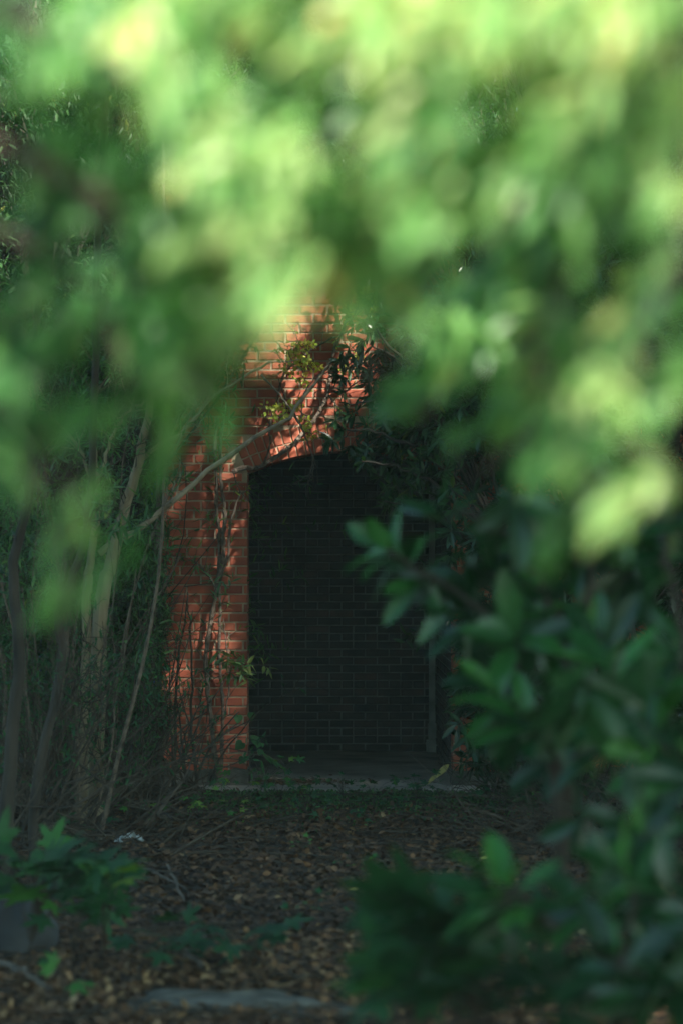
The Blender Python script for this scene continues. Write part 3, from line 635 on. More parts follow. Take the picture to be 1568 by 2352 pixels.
vine('thin woody vine climbing beside the thick one near the pillar edge', [([(506, 1790), (511, 1695), (512, 1611), (508, 1556), (503, 1482), (507, 1409), (505, 1336), (522, 1280), (530, 1200), (552, 1130)], YV, 1.0), ([(517, 1640), (527, 1560), (520, 1480), (512, 1420)], YV, .4)], .014,
     (T_NARROW, .085, 'willow', .8, (3, 6)), 7)
vine('pale vine stem following the left curve of the brick arch', [([(536, 1084), (560, 1073), (585, 1076), (604, 1068), (640, 1044), (664, 1028), (690, 1000), (716, 972), (735, 940), (752, 905), (756, 872), (762, 820), (790, 750), (800, 690)], YV - .01, 1.0),
      ([(756, 872), (772, 878), (800, 874), (830, 860)], YV - .015, .6), ([(752, 905), (768, 925), (785, 950)], YV - .01, .4), ([(604, 1068), (620, 1020), (618, 980), (640, 900)], YV - .02, .5), ([(640, 900), (655, 855), (720, 800), (800, 760)], YV - .04, .5),
      ([(536, 1084), (548, 1120), (570, 1150)], YV - .01, .3)], .018, (T_LANCE, .05, 'lime', .4, (1, 4)), 4, tw_len=.15)
vine('dangling vine hanging over the arch opening', [([(600, 860), (640, 905), (672, 945), (694, 985), (708, 1020), (722, 1060), (718, 1085), (720, 1108)], [16.9, 16.95, 17, 17.05, 17.1, 17.15, 17.15, 17.15], 1.0), ([(720, 1050), (712, 1090), (710, 1105)], 17.15, .7), ([(690, 960), (700, 900), (740, 850)], 17.05, .7)], .008, (T_NARROW, .07, 'willow', .4, (1, 3)), 3, 'bark', 'hanging_vine')
# lime green creeper lit by the sun
cr = Root('creeper', P(665, 930, 17.2), 'sunlit lime green creeper hanging on the brick above the arch', 'creeper'); g = Geo(); gl = Geo(); tw = []
for pts in ([(640, 870), (650, 915), (672, 955), (700, 985), (716, 1000)], [(690, 900), (680, 930), (705, 960), (712, 995)], [(640, 900), (632, 940), (650, 970)], [(620, 760), (650, 800), (690, 850), (700, 880)], [(660, 740), (690, 790), (720, 830)], [(760, 640), (790, 690), (830, 720), (850, 760)], [(800, 780), (820, 820), (790, 850)], [(770, 650), (800, 660), (840, 690)], [(640, 780), (670, 800), (710, 790)], [(630, 800), (660, 840), (690, 830), (720, 850)], [(790, 690), (810, 710), (850, 700)]):
    q = spline(path(pts, 17.25), 14, .008); tube(g, q, .0035, 4); tw += branch_out(q, 11, .11, g, .0015, -.1, 1.1)
leafy(gl, tw, T_OVAL, .042, (5, 9), .75, tv=.3); g.build('stem', M['twig'], cr); gl.build('foliage', M['lime'], cr)
# heart-leaved creeper and sprigs at the pillar edge
cr = Root('heart_leaved_creeper', P(570, 1800, 17.2), 'small creeper with heart shaped leaves at the right foot of the pillar', 'creeper'); g = Geo(); gl = Geo()
q = spline(path([(575, 1800), (574, 1740), (572, 1700), (577, 1650), (585, 1620)], 17.2), 16, .004); tube(g, q, .003, 4); q2 = spline(path([(574, 1745), (595, 1730), (615, 1740), (628, 1760)], 17.15), 10); tube(g, q2, .0025, 4)
hp = [(548, 1642, .07), (578, 1637, .062), (558, 1705, .08), (595, 1705, .05), (586, 1690, .07), (560, 1740, .06), (600, 1722, .05)]
leaves(gl, T_HEART, [P(a, b, 17.12) for a, b, s in hp], [(rng.normal(0, .5), -.3, -1) for _ in hp], [(0.2, -1, .4)] * len(hp), [s for *_, s in hp], .55)
lp = path([(600, 1725), (615, 1735), (600, 1745), (620, 1745)], 17.12); leaves(gl, T_NARROW, lp, [(.5, 0, -.6), (.6, 0, -.7), (.2, 0, -1), (.9, 0, -.5)], [(0, -1, .5)] * 4, .13, .6)
g.build('stem', M['twig'], cr); gl.build('foliage', M['maple'], cr)
cr = Root('leafy_sprig', P(500, 1530, 17.1), 'pale leafy sprig crossing the pillar edge into the dark opening', 'sprig'); g = Geo(); gl = Geo(); tw = []
for pts in ([(480, 1530), (530, 1520), (575, 1530), (612, 1525)], [(490, 1560), (530, 1545), (560, 1550)], [(470, 1500), (500, 1490), (530, 1510)]):
    q = spline(path(pts, 17.05), 12, .004); tube(g, q, .003, 4); tw += branch_out(q, 6, .09, g, .0015, .1)
leafy(gl, tw, T_LANCE, .095, (4, 7), .92); g.build('stem', M['twig'], cr); gl.build('foliage', M['willow'], cr)

# ------------------------------------------------------------------ dark glossy shrub right of the arch
def bough_shrub(name, base, label, cat, boughs, tmpl, size, mat, tint, per, ntw, twl, r=.02, whorl=True, bark='darkbark', sub=3, droop=.2, tv=.2):
    root = Root(name, base, label, cat)
    gt = Geo(); gl = Geo()
    for pts in boughs:
        q = spline([np.array(base)] + [np.array(p) for p in pts], 26, .008); tube(gt, q, np.linspace(r, r * .3, 26), 7)
        t1 = branch_out(q, ntw, twl, gt, r * .3, .05, .8, .3); t2 = []
        for w in t1: t2 += branch_out(w, sub, twl * .5, gt, r * .18, .05, .8, .3, .2, 3, 3)
        leafy(gl, t1 + t2 + [q[-4:]], tmpl, size, per, tint, whorl=whorl, droop=droop, tv=tv)
    gt.build('branches', M[bark], root); gl.build('foliage', M[mat], root); return root
def gp(dx, y):
    b = P(dx, 1308, y); b[2] = float(gz(b[0], b[1])) - .02; return b
THIN[0] = lambda p: pruned(p) | (lit_wall(p) & (rng.random(len(p)) < .82)); KEEP[0] = lambda w: bool(keep_out(w).mean() > .55)
bough_shrub('rhododendron', gp(1180, 16.3), 'dark narrow-leaved rhododendron hanging over the right half of the arch', 'shrub',
            [path(p, 16.4) for p in ([(1120, 1200), (1000, 900), (880, 780), (815, 660)], [(1140, 1250), (1020, 1000), (900, 920), (800, 930)], [(1120, 1250), (1000, 1060), (880, 1000), (790, 985)], [(1130, 1300), (1040, 1150), (930, 1080), (830, 1060)],
             [(1130, 1350), (1060, 1230), (980, 1180), (880, 1150)], [(1150, 1300), (1080, 1050), (1000, 800), (900, 640)], [(1160, 1300), (1130, 1080), (1080, 900), (1000, 700)], [(1160, 1400), (1110, 1240), (1060, 1120), (960, 1010)],
             [(1160, 1350), (1060, 1080), (940, 860), (850, 790)], [(1160, 1350), (1100, 1150), (1010, 960), (900, 850)])],
            T_LANCE, .12, 'rhodo', .6, (10, 16), 24, .34, .018, sub=4)
bough_shrub('rhododendron', gp(1330, 15.8), 'dark rhododendron filling the right side beyond the arch', 'shrub',
            [path(p, 15.8) for p in ([(1300, 1300), (1250, 1000), (1200, 700)], [(1330, 1300), (1340, 1000), (1380, 700)], [(1340, 1400), (1430, 1100), (1500, 850)], [(1310, 1500), (1200, 1350), (1120, 1250)], [(1330, 1500), (1400, 1400), (1500, 1300)], [(1330, 1600), (1250, 1550), (1150, 1500)], [(1330, 1650), (1450, 1600), (1560, 1560)],
             [(1330, 1300), (1280, 900), (1300, 500)], [(1310, 1700), (1220, 1700), (1120, 1680)], [(1350, 1200), (1480, 900), (1600, 600)])],
            T_LANCE, .13, 'rhodo', .3, (9, 14), 24, .5, .022)
bough_shrub('evergreen_bush', gp(1500, 14.8), 'dark evergreen bush at the right border of the thicket', 'bush',
            [path(p, 14.8) for p in ([(1450, 1400), (1400, 1150), (1350, 950)], [(1500, 1400), (1530, 1100), (1600, 900)], [(1450, 1600), (1350, 1500), (1260, 1450)], [(1500, 1650), (1600, 1550), (1680, 1500)], [(1480, 1700), (1380, 1680), (1280, 1720)], [(1500, 1300), (1480, 1000), (1440, 700)], [(1500, 1750), (1560, 1740), (1620, 1760)])],
            T_LANCE, .13, 'rhodo', .25, (9, 14), 24, .5, .022)
KEEP[0] = None; THIN[0] = None
bough_shrub('pieris', gp(1230, 17.0), 'slender dark pieris with drooping leaf tufts over the brick above the arch', 'shrub',
            [path(p, 16.75) for p in ([(1150, 1000), (1040, 780), (940, 660), (860, 650), (800, 665)], [(1120, 1050), (980, 900), (900, 850), (830, 870), (790, 900)], [(1100, 1100), (980, 980), (900, 950), (830, 985), (785, 1000)], [(1110, 1150), (1000, 1060), (920, 1040), (850, 1070)],
             [(1150, 1250), (1100, 1200), (1055, 1270)], [(1160, 1400), (1110, 1380), (1060, 1430)], [(1160, 1550), (1110, 1530), (1070, 1590)], [(1080, 800), (960, 740), (880, 760), (820, 790)])],
            T_LANCE, .11, 'rhodo', .45, (9, 13), 9, .2, .010, sub=2, bark='darkbark', droop=.35)
KEEP[0] = in_opening; THIN[0] = pruned
shrub('low_bush', gp(1200, 16.9), 'dark bush in front of the right jamb of the arch', 'bush', 1.75, .5, 10, T_LANCE, .10, 'rhodo', .4, (7, 11), 12, 3, bare=.1)
KEEP[0] = None; THIN[0] = None

# ------------------------------------------------------------------ mid-distance laurel, right
def whorl_at(gl, gt, c, axis, n, size, tint, attach=None, r=.004, spread=.95, tmpl=T_LAUREL, droop=.1, tv=.15, upv=None, run=.3):
    c = np.array(c, float); axis = nrm(axis); q = spline([c - axis * size * .8, c - axis * size * .3 + rng.normal(0, .006, 3), c], 5)
    if attach is not None: q = spline([np.array(attach), (np.array(attach) + c) / 2 + np.array([0, 0, -.03]) + rng.normal(0, .015, 3), c - axis * .02, c], 9)
    tube(gt, q, np.linspace(r, r * .55, len(q)), 5)
    s = nrm(np.cross(axis, rdir(1)[0])); u = np.cross(axis, s); a = np.arange(n) * 2.4 + rng.random() * 6
    side = np.cos(a)[:, None] * s + np.sin(a)[:, None] * u; k = np.linspace(.45, 1.1, n)[:, None] * spread
    D = axis * (1.15 - k * .75) + side * k + [0, 0, -droop]
    leaves(gl, tmpl, c - axis * (np.linspace(0, run, n)[:, None]) * size, D, (axis + np.array([0, -.25, .5]) if upv is None else np.array(upv) + .25 * axis) + rng.normal(0, .15, (n, 3)), size * rng.uniform(.75, 1.1, n), np.clip(rng.normal(tint, tv, n), 0, 1))
def laurel(base, label, clusters, Y, size, fill=None, trunk_pts=None, name='laurel_bush', tint=.5):
    root = Root(name, base, label, 'bush'); gt = Geo(); gl = Geo()
    mains = []
    for pts in trunk_pts:
        q = spline([np.array(base)] + path(pts, Y), 30, .004); tube(gt, q, np.linspace(.014, .005, 30), 7); mains.append(q)
    allq = np.concatenate(mains)
    cl = [(P(x, y, Y + dy), ax, n, t) for (x, y, dy, ax, n, t) in clusters]
    if fill:
        for i in range(fill[0]):
            x = rng.uniform(fill[1], fill[2]); y = rng.uniform(fill[3], fill[4])
            if fill[5](x, y): cl.append((P(x, y, Y + rng.uniform(-.5, .7)), (rng.normal(-.4, .6), rng.normal(-.3, .4), rng.normal(.2, .5)), int(rng.integers(5, 9)), rng.uniform(.1, .6)))
    for c, ax, n, t in cl:
        d = np.linalg.norm(allq - c, axis=1) + np.maximum(allq[:, 2] - c[2], 0) * .5; whorl_at(gl, gt, c, ax, n, size * rng.uniform(.85, 1.15), t, allq[np.argmin(d)])
    gt.build('branches', M['darkbark'], root); gl.build('foliage', M['laurel'], root); return root
laurel(gp(1290, 6.4), 'big-leaved glossy laurel reaching left in front of the dark opening',
       [(880, 1262, 0, (-.9, 0, .35), 7, .75), (935, 1290, .1, (-.2, -.1, 1), 6, .6), (960, 1340, .1, (-.3, -.3, -.2), 5, .5), (1010, 1180, .2, (-.5, 0, .8), 6, .5), (1080, 1420, .1, (-.6, -.3, .4), 7, .45),
        (1140, 1590, -.1, (-.4, -.4, .7), 8, .8), (1180, 1650, 0, (-.2, -.4, -.9), 7, .3), (1060, 1380, .2, (-.7, 0, -.1), 6, .4), (1120, 1300, .2, (.1, -.2, .9), 7, .4), (1200, 1450, .1, (-.3, -.3, .3), 7, .35), (1250, 1380, 0, (0, -.4, .6), 7, .35)],
       6.3, .175, (36, 1110, 1500, 1130, 1760, lambda x, y: (x - 1100) > (1760 - y) * .06), [[(1280, 1900), (1230, 1650), (1120, 1420), (960, 1310), (890, 1268)], [(1290, 1900), (1260, 1700), (1180, 1630)], [(1300, 1700), (1280, 1450), (1180, 1250), (1050, 1170)], [(1300, 1700), (1350, 1400), (1380, 1150)]])
laurel(gp(1620, 5.6), 'glossy laurel with drooping leaves at the right border',
       [(1400, 1540, 0, (-.4, -.3, .7), 7, .6), (1410, 1600, 0, (.1, -.4, -.7), 6, .4), (1490, 1750, 0, (-.6, -.3, .1), 8, .85), (1530, 1650, 0, (0, -.3, .9), 7, .7), (1530, 1270, .1, (-.4, 0, .4), 6, .5), (1490, 1180, .3, (-.7, 0, .3), 7, .5)],
       5.5, .16, (30, 1330, 1640, 1100, 2300, lambda x, y: x > 1380 or y > 1500), [[(1600, 1900), (1540, 1750), (1420, 1580)], [(1620, 1800), (1570, 1500), (1520, 1200)], [(1620, 2100), (1550, 2000), (1450, 1980)]], tint=.5)
laurel(gp(1400, 5.2), 'low glossy laurel spreading over the lower right of the path',
       [(1165, 2040, 0, (-.3, -.2, .8), 7, .7), (1130, 2065, 0, (-.9, -.1, .3), 5, .75), (1180, 2090, .1, (-.2, -.4, -.5), 6, .3), (1340, 2080, 0, (-.6, -.3, .4), 7, .5), (1440, 2010, .1, (-.3, -.2, .7), 8, .5), (1500, 1960, .2, (-.5, -.2, .5), 7, .5),
        (1370, 2200, .1, (-.2, -.5, -.6), 7, .15), (1480, 2180, .1, (0, -.4, -.7), 7, .2), (1540, 2060, 0, (-.2, -.3, .6), 7, .45)],
       5.2, .15, (4, 1380, 1640, 2000, 2352, lambda x, y: True), [[(1400, 2280), (1330, 2180), (1200, 2070), (1165, 2020)], [(1420, 2300), (1440, 2150), (1470, 2020)], [(1420, 2300), (1500, 2200), (1560, 2080)]])

# ------------------------------------------------------------------ maple seedlings
def seedling(name, base, label, cat, tips, size, tint=.45, mat='maple', tmpl=T_MAPLE, group=None, tv=.18, stemr=.004, flatn=(0, -.6, 1)):
    """tips: list of world points where a leaf on its own stalk ends"""
    root = Root(name, base, label, cat, group); gt = Geo(); gl = Geo(); base = np.array(base); c = np.mean(tips, 0); top = base * .35 + c * .65; top[2] = base[2] + (c[2] - base[2]) * .75
    q = spline([base, (base + top) / 2 + rng.normal(0, .015, 3), top], 10); tube(gt, q, np.linspace(stemr, stemr * .6, 10), 5)
    D = []; 
    for t in tips:
        a = q[rng.integers(4, 10)]; m = (a + t) / 2 + [0, 0, .03]; tube(gt, spline([a, m, t], 6), stemr * .4, 4); D.append(nrm((t - a) * [1, 1, .3]) + rng.normal(0, .2, 3) + [0, 0, -.12])
    n = len(tips); leaves(gl, tmpl, tips, D, np.array(flatn) + rng.normal(0, .22, (n, 3)), size * rng.uniform(.7, 1.15, n), np.clip(rng.normal(tint, tv, n), 0, 1))
    gt.build('stem', M['twig'], root); gl.build('foliage', M[mat], root)
def tips_in(x0, x1, y0, y1, Y, n, dy=.15): return np.array([P(rng.uniform(x0, x1), rng.uniform(y0, y1), Y + rng.uniform(-dy, dy)) for _ in range(n)])
def gpix(dx, dy): # ground point seen at dx, dy
    Yg = 1.60 * FD / (dy - 1308); b = P(dx, dy, Yg); b[2] = float(gz(b[0], b[1])); return b
seedling('maple_sapling', gp(60, 9.3), 'maple sapling with overlapping broad leaves at the left edge', 'sapling', np.concatenate([tips_in(-20, 190, 1955, 2060, 9.2, 30), tips_in(60, 250, 1990, 2080, 9.3, 18)]), .235, .4)
seedling('maple_sapling', gp(235, 9.6), 'small yellow-green maple seedling beside the left edge sapling', 'sapling', tips_in(195, 290, 1965, 2030, 9.1, 11), .14, .97)
seedling('maple_sapling', gp(175, 9.4), 'low maple seedling below the broad-leaved sapling at the left', 'sapling', tips_in(125, 260, 2065, 2110, 9.2, 14), .14, .4)
seedling('maple_sapling', gp(360, 9.6), 'low dark seedling on the dead leaves left of centre', 'sapling', tips_in(290, 460, 2110, 2190, 9.5, 16, .25), .15, .2)
seedling('maple_sapling', gp(560, 9.5), 'low dark seedling on the dead leaves in the middle of the path', 'sapling', tips_in(480, 640, 2115, 2200, 9.4, 16, .25), .16, .2)
seedling('maple_sapling', gp(170, 8.6), 'pale seedling at the foot of the dark stone', 'sapling', tips_in(110, 190, 2180, 2260, 8.5, 6), .10, .6)
for (x0, x1, y0, y1, Y, n, lab, t) in [(880, 1010, 2055, 2130, 5.7, 9, 'maple sapling whose leaves point left under the pale laurel leaf', .45), (1000, 1170, 2080, 2200, 5.8, 12, 'broad-leaved maple sapling in the middle of the lower right group', .5),
                                     (850, 960, 2215, 2280, 5.6, 7, 'lowest left maple sapling of the lower right group', .6), (1000, 1130, 2200, 2300, 5.6, 9, 'maple sapling at the bottom of the lower right group', .45), (1130, 1290, 2150, 2300, 5.9, 9, 'darker maple sapling under the low laurel', .3), (1340, 1540, 2230, 2340, 5.5, 8, 'maple sapling in the bottom right corner', .3)]:
    seedling('maple_sapling', gp((x0 + x1) / 2 + 80, Y + .1), lab, 'sapling', tips_in(x0, x1, y0 + 35, y1 + 35, Y, int(n * 2.3), .3), .19, t * .6, group='maple saplings at the lower right', flatn=(-.15, -.22, 1))
SP = [(495, 1880, .10, .8, 'bright seedling on the leaves below the pillar foot'), (600, 1815, .13, .85, 'light green seedling against the slab edge by the pillar'), (640, 1840, .10, .5, 'broad seedling in front of the left end of the slab'), (700, 1870, .10, .3, 'dark seedling left of centre in front of the slab'),
      (790, 1835, .10, .45, 'green seedling at the middle of the slab edge'), (860, 1850, .09, .4, 'green seedling right of the middle of the slab edge'), (960, 1835, .11, .35, 'seedling at the right end of the slab edge'), (1020, 1850, .10, .3, 'dark seedling under the low bush'),
      (560, 1855, .09, .5, 'small seedling between the pillar foot and the path'), (390, 1895, .09, .3, 'seedling half hidden among the brushwood'), (330, 1870, .08, .8, 'tiny yellowish seedling among the brushwood'), (180, 1905, .10, .3, 'seedling at the left below the brushwood'),
      (770, 1890, .09, .3, 'dark seedling standing farther down the path'), (820, 1990, .05, .6, 'tiny green sprout in the middle of the path'), (690, 1960, .05, .7, 'tiny pale sprout on the path left of centre'), (730, 2090, .06, .5, 'tiny sprout low in the middle of the path'), (1150, 1870, .1, .3, 'seedling at the right among dark twigs')]
for (x, y, s, t, lab) in SP:
    b = gpix(x, y + 12); b[1] = min(b[1], 17.0); b[2] = float(gz(b[0], b[1])); n = int(6 + s * 80)
    tp = b + np.stack([rng.normal(0, s * 1.1, n), rng.normal(0, s, n), rng.uniform(s * .6, s * 2.2, n)], -1)
    seedling('seedling', b, lab, 'seedling', tp, s * .8, t, group='seedlings in front of the slab', stemr=.003)

# ------------------------------------------------------------------ stones, litter, sticks, single leaves
def rock(name, c, sx, sy, sz, label, cat, mat, seed, flat=0):
    bm_v = []; g = Geo(); nu, nv = 28, 16; r_ = np.random.default_rng(seed); ph = r_.uniform(0, 6, 8)
    th = np.linspace(0, 2 * math.pi, nu, endpoint=False); fi = np.linspace(-math.pi / 2, math.pi / 2, nv)
    T, Fi = np.meshgrid(th, fi); k = 1 + .13 * np.sin(3 * T + ph[0]) * np.cos(2 * Fi + ph[1]) + .09 * np.sin(5 * T + ph[2] + 2 * Fi) + .04 * np.sin(9 * T + ph[3]) * np.sin(7 * Fi)
    e = .6 if flat else 1.0
    cx = np.sign(np.cos(T)) * np.abs(np.cos(T)) ** e; sxx = np.sign(np.sin(T)) * np.abs(np.sin(T)) ** e; cf = np.abs(np.cos(Fi)) ** e; sf = np.sign(np.sin(Fi)) * np.abs(np.sin(Fi)) ** e
    V = np.stack([cx * cf * k * sx, sxx * cf * k * sy, sf * k * sz], -1).reshape(-1, 3) + c
    i = (np.arange(nv - 1)[:, None] * nu); j = np.arange(nu)[None]; kk = (j + 1) % nu
    g.add(V, np.stack([i + j, i + kk, i + nu + kk, i + nu + j], -1).reshape(-1, 4)); o = g.build(name, M[mat], smooth=True); tag(o, label, cat)
b = gpix(40, 2190); rock('boulder', b + [0, 0, .08], .17, .14, .16, 'dark rounded boulder at the left edge under the maple sapling', 'stone', 'darkstone', 3)
b = gpix(500, 2300); rock('paving_stone', b + [0, 0, .01], .34, .17, .05, 'flat grey paving stone half buried in leaves at the bottom', 'stone', 'stone', 8, 1)
b = gpix(700, 2310); rock('paving_stone', b + [0, 0, -.015], .2, .12, .05, 'sunken grey stone right of the flat paving stone', 'stone', 'stone', 12, 1)
# crumpled plastic
def crumple(px, py, s, label):
    b = gpix(px, py); g = Geo(); n = 9; X, Y_ = np.meshgrid(np.linspace(-1, 1, n), np.linspace(-1, 1, n)); V = np.stack([X * s, Y_ * s * .6, .03 + s * .5 * np.abs(rng.normal(0, .5, (n, n))) + s * .5 * (1 - X ** 2)], -1).reshape(-1, 3) + b + rng.normal(0, s * .06, (n * n, 3))
    ii = (np.arange(n - 1)[:, None] * n + np.arange(n - 1)[None]).ravel(); g.add(V, np.stack([ii, ii + 1, ii + n + 1, ii + n], -1)); tag(g.build('plastic_scrap', M['plastic']), label, 'litter')
crumple(300, 1935, .075, 'crumpled white plastic scrap lying left of the path'); crumple(330, 1868, .022, 'tiny white scrap caught in the brushwood'); crumple(272, 1938, .03, 'small pale scrap left of the crumpled plastic')
# fallen sticks
for (pts, r_, lab) in [([(385, 2005), (400, 2040), (425, 2090)], .009, 'pale stick lying towards the camera left of the path'), ([(415, 2215), (440, 2230), (470, 2245)], .016, 'short tan stick above the paving stone'), ([(0, 2230), (60, 2260), (120, 2300)], .014, 'pale fallen branch in the bottom left corner'),
                       ([(480, 1800), (400, 1850), (330, 1905)], .01, 'long dark stick slanting out of the brushwood'), ([(200, 1985), (330, 2010), (430, 2060)], .01, 'grey fallen branch between the left sapling and the path')]:
    pp = []
    for a, b_ in pts: q = gpix(a, max(b_, 1830)); q[2] += .05; pp.append(q)
    g = Geo(); tube(g, spline(pp, 10, .004), np.linspace(r_, r_ * .6, 10), 6); tag(g.build('stick', M['stembark']), lab, 'stick')
for (x, y, s, lab) in [(1385, 1968, .15, 'pale yellow fallen leaf at the right'), (1010, 1775, .14, 'yellow leaf standing by the right end of the slab'), (990, 1790, .10, 'smaller yellow leaf below the standing one'), (800, 2060, .05, 'small pale leaf on the path'), (1100, 1985, .05, 'small yellowish leaf beside the laurel tip')]:
    b = gpix(x, max(y, 1822)); 
    if y < 1822: b = P(x - 10, y + 30, 17.0)
    g = Geo(); leaves(g, T_LAUREL, [b + np.array([0, 0, .05])], [(1, .1, .15 if y > 1822 else 1.2)], [(0.1, -.9, 1)], [s], [0.5]); tag(g.build('fallen_leaf', M['yellowleaf']), lab, 'leaf')

# ------------------------------------------------------------------ foreground branches close to the camera
rng = np.random.default_rng(21)
DENS = ["367658998998", "446744878998", "545763665889", "655874686588", "566996696464", "766795576544", "654641267656", "655420276765", "642100235762", "200000001370", "000000000110", "020000000000"]
BRI = ["367788989998", "345646789999", "344664558899", "334974466779", "335997565466", "335799555546", "454688666585", "444577656676", "444000034585", "444000004475", "475000000350", "580000000000"]  # lit and shaded areas painted into leaf tint; also opens crown gaps
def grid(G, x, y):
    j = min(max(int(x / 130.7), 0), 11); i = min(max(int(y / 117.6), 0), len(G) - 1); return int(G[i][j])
fg_trees = [Root('foreground_tree', (-1.25, 2.0, -.05), 'blurred light green tree close to the camera at upper left', 'tree'),
            Root('foreground_tree', (1.25, 2.1, -.05), 'blurred yellow-green tree close to the camera at upper right', 'tree'),
            Root('foreground_tree', (1.5, 3.1, -.05), 'blurred mid-green tree behind the nearest branches at the right', 'tree')]
tr_pts = [[(-1.25, 2.0, -.05), (-1.2, 2.0, 1.2), (-1.0, 2.1, 2.1), (-.8, 2.2, 2.9)], [(1.25, 2.1, -.05), (1.2, 2.1, 1.3), (1.05, 2.1, 2.1), (.9, 2.0, 2.9)], [(1.5, 3.1, -.05), (1.45, 3.1, 1.5), (1.3, 3.0, 2.4), (1.05, 3.0, 3.2)]]
TQ = []
for rt_, tp in zip(fg_trees, tr_pts):
    q = spline(tp, 24, .006); TQ.append(q); g = Geo(); tube(g, q, np.linspace(.06, .03, 24), 10); g.build('trunk', M['bark'], rt_)
BO = [(0, [(-120, 700), (60, 780), (150, 1000), (155, 1240), (150, 1400)], 3.3), (0, [(-150, 300), (150, 420), (330, 560), (430, 760), (440, 880)], 2.9), (0, [(-150, 0), (250, 150), (480, 330), (560, 560), (590, 720)], 2.7),
      (0, [(-150, -150), (300, -40), (620, 120), (760, 330), (800, 560)], 3.1), (0, [(-200, 900), (-40, 930), (60, 1010), (110, 1120)], 3.0), (0, [(-120, 500), (60, 560), (230, 700), (300, 900)], 3.4),
      (1, [(1700, -80), (1300, -20), (1000, 120), (880, 300), (860, 520)], 2.6), (1, [(1700, 100), (1400, 180), (1180, 320), (1010, 500), (960, 700), (900, 800)], 2.8), (1, [(1700, 250), (1500, 330), (1320, 560), (1240, 800), (1290, 960), (1430, 1200)], 3.0),
      (1, [(1750, 500), (1600, 520), (1480, 700), (1420, 900)], 2.8), (2, [(1700, 0), (1350, 250), (1150, 550), (1060, 800), (960, 960)], 4.0), (2, [(1750, 600), (1500, 700), (1300, 850), (1200, 1000), (1100, 1080)], 4.2), (1, [(1650, -250), (1200, -150), (900, -30), (700, 60)], 2.7)]
bough_pts = []; bough_geo = []
for bi, (ti, pts, Y) in enumerate(BO):
    Y *= .84; pl = path(pts, Y); at_ = TQ[ti][int(np.argmin(np.linalg.norm(TQ[ti] - (pl[0] + [0, 0, -.1]), axis=1)))]; q = spline([at_] + pl, 40, .004); gb = Geo(); tube(gb, q, np.linspace(.010, .0035, 40), 7); bough_pts.append(q); bough_geo.append((gb, Geo()))
px_all = [pix(q) for q in bough_pts]
def fg_cluster(x, y, n=None, tint=None, dep=None):
    if 590 < x < 900 and 780 < y < 1250: return
    best = None
    for bi, (qx, qy) in enumerate(px_all):
        d = np.hypot(qx - x, qy - y); k = int(np.argmin(d))
        if best is None or d[k] < best[0]: best = (d[k], bi, k)
    _, bi, k = best; Y = (dep or BO[bi][2]) * .84 + rng.uniform(-.25, .25)
    c = P(x, y, Y); at_ = bough_pts[bi][max(k - 2, 0)]; out = nrm(c - at_ + rng.normal(0, .03, 3)); ax = nrm(out * [.4, .3, .4] + np.array([rng.normal(-.45, .5), rng.normal(-.1, .3), -.5]))
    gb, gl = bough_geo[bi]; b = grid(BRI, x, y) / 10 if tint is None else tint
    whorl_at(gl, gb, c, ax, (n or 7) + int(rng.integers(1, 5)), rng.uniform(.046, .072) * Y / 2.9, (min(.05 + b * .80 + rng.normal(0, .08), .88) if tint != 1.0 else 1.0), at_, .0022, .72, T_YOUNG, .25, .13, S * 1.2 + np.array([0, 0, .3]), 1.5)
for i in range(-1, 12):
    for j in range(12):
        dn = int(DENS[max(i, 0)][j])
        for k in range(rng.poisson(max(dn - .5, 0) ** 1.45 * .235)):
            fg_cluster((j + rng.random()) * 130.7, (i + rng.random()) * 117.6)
for (x, y, n, t) in [(135, 1210, 3, .62), (130, 1255, 2, .6), (150, 1340, 3, .62), (140, 1390, 2, .6), (1400, 1150, 6, .6), (1330, 1060, 6, .6), (1285, 950, 5, 1.0), (1270, 930, 5, .9), (905, 385, 3, 1.0), (1430, 1190, 4, .6), (450, 480, 7, .85), (520, 600, 8, .9), (550, 700, 8, .9), (400, 830, 8, .7), (360, 240, 7, .75), (480, 290, 8, .8), (580, 330, 8, .8), (420, 390, 8, .82), (530, 450, 8, .85), (640, 420, 7, .75), (450, 540, 8, .85), (580, 540, 8, .85), (620, 670, 8, .9), (350, 800, 7, .8), (430, 780, 7, .8), (900, 120, 8, .88), (1010, 70, 8, .9), (1150, 90, 8, .9), (1300, 150, 8, .9), (1400, 260, 8, .85), (1500, 340, 7, .8), (890, 280, 7, .82), (780, 60, 7, .85), (300, 60, 7, .85), (1350, 820, 7, .8), (1430, 870, 7, .78)]: fg_cluster(x, y, n, t)  # high tints paint sunlit highlights into these clusters
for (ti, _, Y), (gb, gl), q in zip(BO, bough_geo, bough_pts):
    o = gb.build('bough', M['twig'], fg_trees[ti]); gl.build('foliage', M['bright'], Sub(o, fg_trees[ti].matrix_world_base))

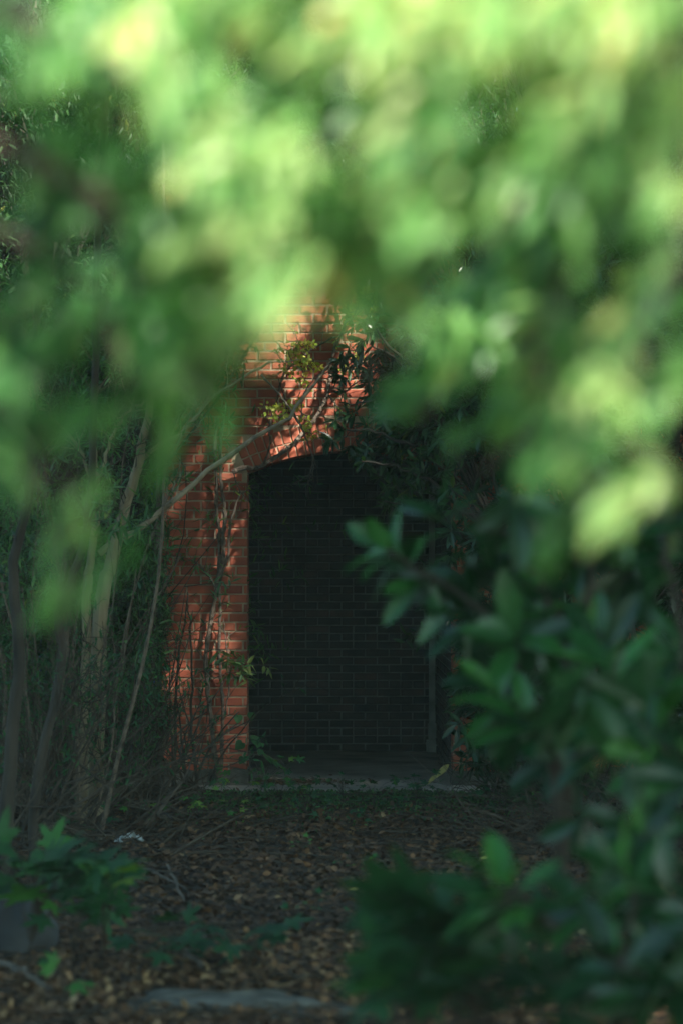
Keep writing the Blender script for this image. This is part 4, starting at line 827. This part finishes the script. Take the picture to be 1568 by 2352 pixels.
# ------------------------------------------------------------------ unseen trees added over the path: crowns shaped for shade and sun gaps
def lit(pos):
    """True where a crown leaf is left out so that the sun falls through the gap"""
    s = S; out = lit_wall(pos); rr = rng.random(len(pos))
    for Yp in (1.8, 2.2, 3.0):
        t = (Yp - pos[:, 1]) / -s[1]; w = pos - t[:, None] * s; x, y = pix(w)
        i = np.clip((y / 117.6).astype(int), 0, 11); j = np.clip((x / 130.7).astype(int), 0, 11)
        b = np.array([[int(c) for c in r] for r in BRI])[i, j]
        out |= (x > -150) & (x < 1700) & (y > -150) & (y < 1400) & (rr < np.clip((b + 2) / 6, 0, .985)) & (t > 0)
    fz = CAMZ + .2355 * pos[:, 1] + .25
    out |= (pos[:, 2] < fz) & (pos[:, 1] > 0) & (np.abs(pos[:, 0]) < .16 * pos[:, 1] + .5)
    return out
for (bx, by, cx, cy_, cz, rx, ry, lab) in [(3.6, 4.5, 3.2, 4.6, 6.2, 2.6, 2.6, 'unseen tree added for shade right of the path near the camera'), (-3.4, 7.5, -1.2, 7.6, 6.3, 2.8, 2.6, 'unseen tree added for shade left of the path halfway to the arch'),
                                         (4.6, 9.5, 3.0, 9.3, 6.6, 2.9, 2.6, 'unseen tree added for shade right of the path halfway to the arch'), (5.6, .5, 4.6, .8, 6.4, 2.6, 2.6, 'unseen tree added for shade behind the camera to the right'),
                                         (4.6, 13.2, 3.9, 12.6, 6.6, 2.5, 2.2, 'unseen tree added for shade beside the right thicket'), (-4.2, 12.5, -2.2, 12.0, 6.8, 2.4, 2.2, 'unseen tree added for shade beside the left thicket'), (-2.8, 2.5, -1.2, 2.6, 6.2, 2.4, 2.4, 'unseen tree added for shade left of the camera'), (7.6, 5.5, 7.0, 5.2, 7.0, 2.6, 2.6, 'unseen tree added for shade farther right of the path'), (8.4, 12.6, 7.4, 12.2, 6.6, 2.4, 2.2, 'unseen tree added for shade far to the right of the arch'), (9.0, 9.4, 7.8, 9.2, 6.8, 2.4, 2.2, 'unseen tree added for shade far to the right halfway along the path'), (6.4, 15.8, 5.4, 15.2, 6.4, 2.2, 2.0, 'unseen tree added for shade at the far right of the thicket')]:
    if not rx: continue
    forest_tree('added_shade_tree', (bx, by, -.05), lab, cz - 1, (cx, cy_, cz), (rx, ry, 1.2), 150, 170, .16, tint=.5, rad=.7, rt=.13, reject=lit, group='unseen trees added to shade the path', flat=.6)

# ------------------------------------------------------------------ thin volume added to lift the dark tones towards teal
g = Geo(); box(g, -270, 270, -210, 410, -1.2, 19.0)
hz = bpy.data.materials.new('added_haze'); hz.use_nodes = True; hn = hz.node_tree; hn.nodes.remove(hn.nodes['Principled BSDF'])
pv = hn.nodes.new('ShaderNodeVolumePrincipled'); pv.inputs['Color'].default_value = (.72, .95, .88, 1); pv.inputs['Density'].default_value = 0.0012
hn.links.new(pv.outputs[0], hn.nodes['Material Output'].inputs['Volume']); tag(g.build('veil', hz), 'added haze in the air under the trees', 'veil', kind='stuff')
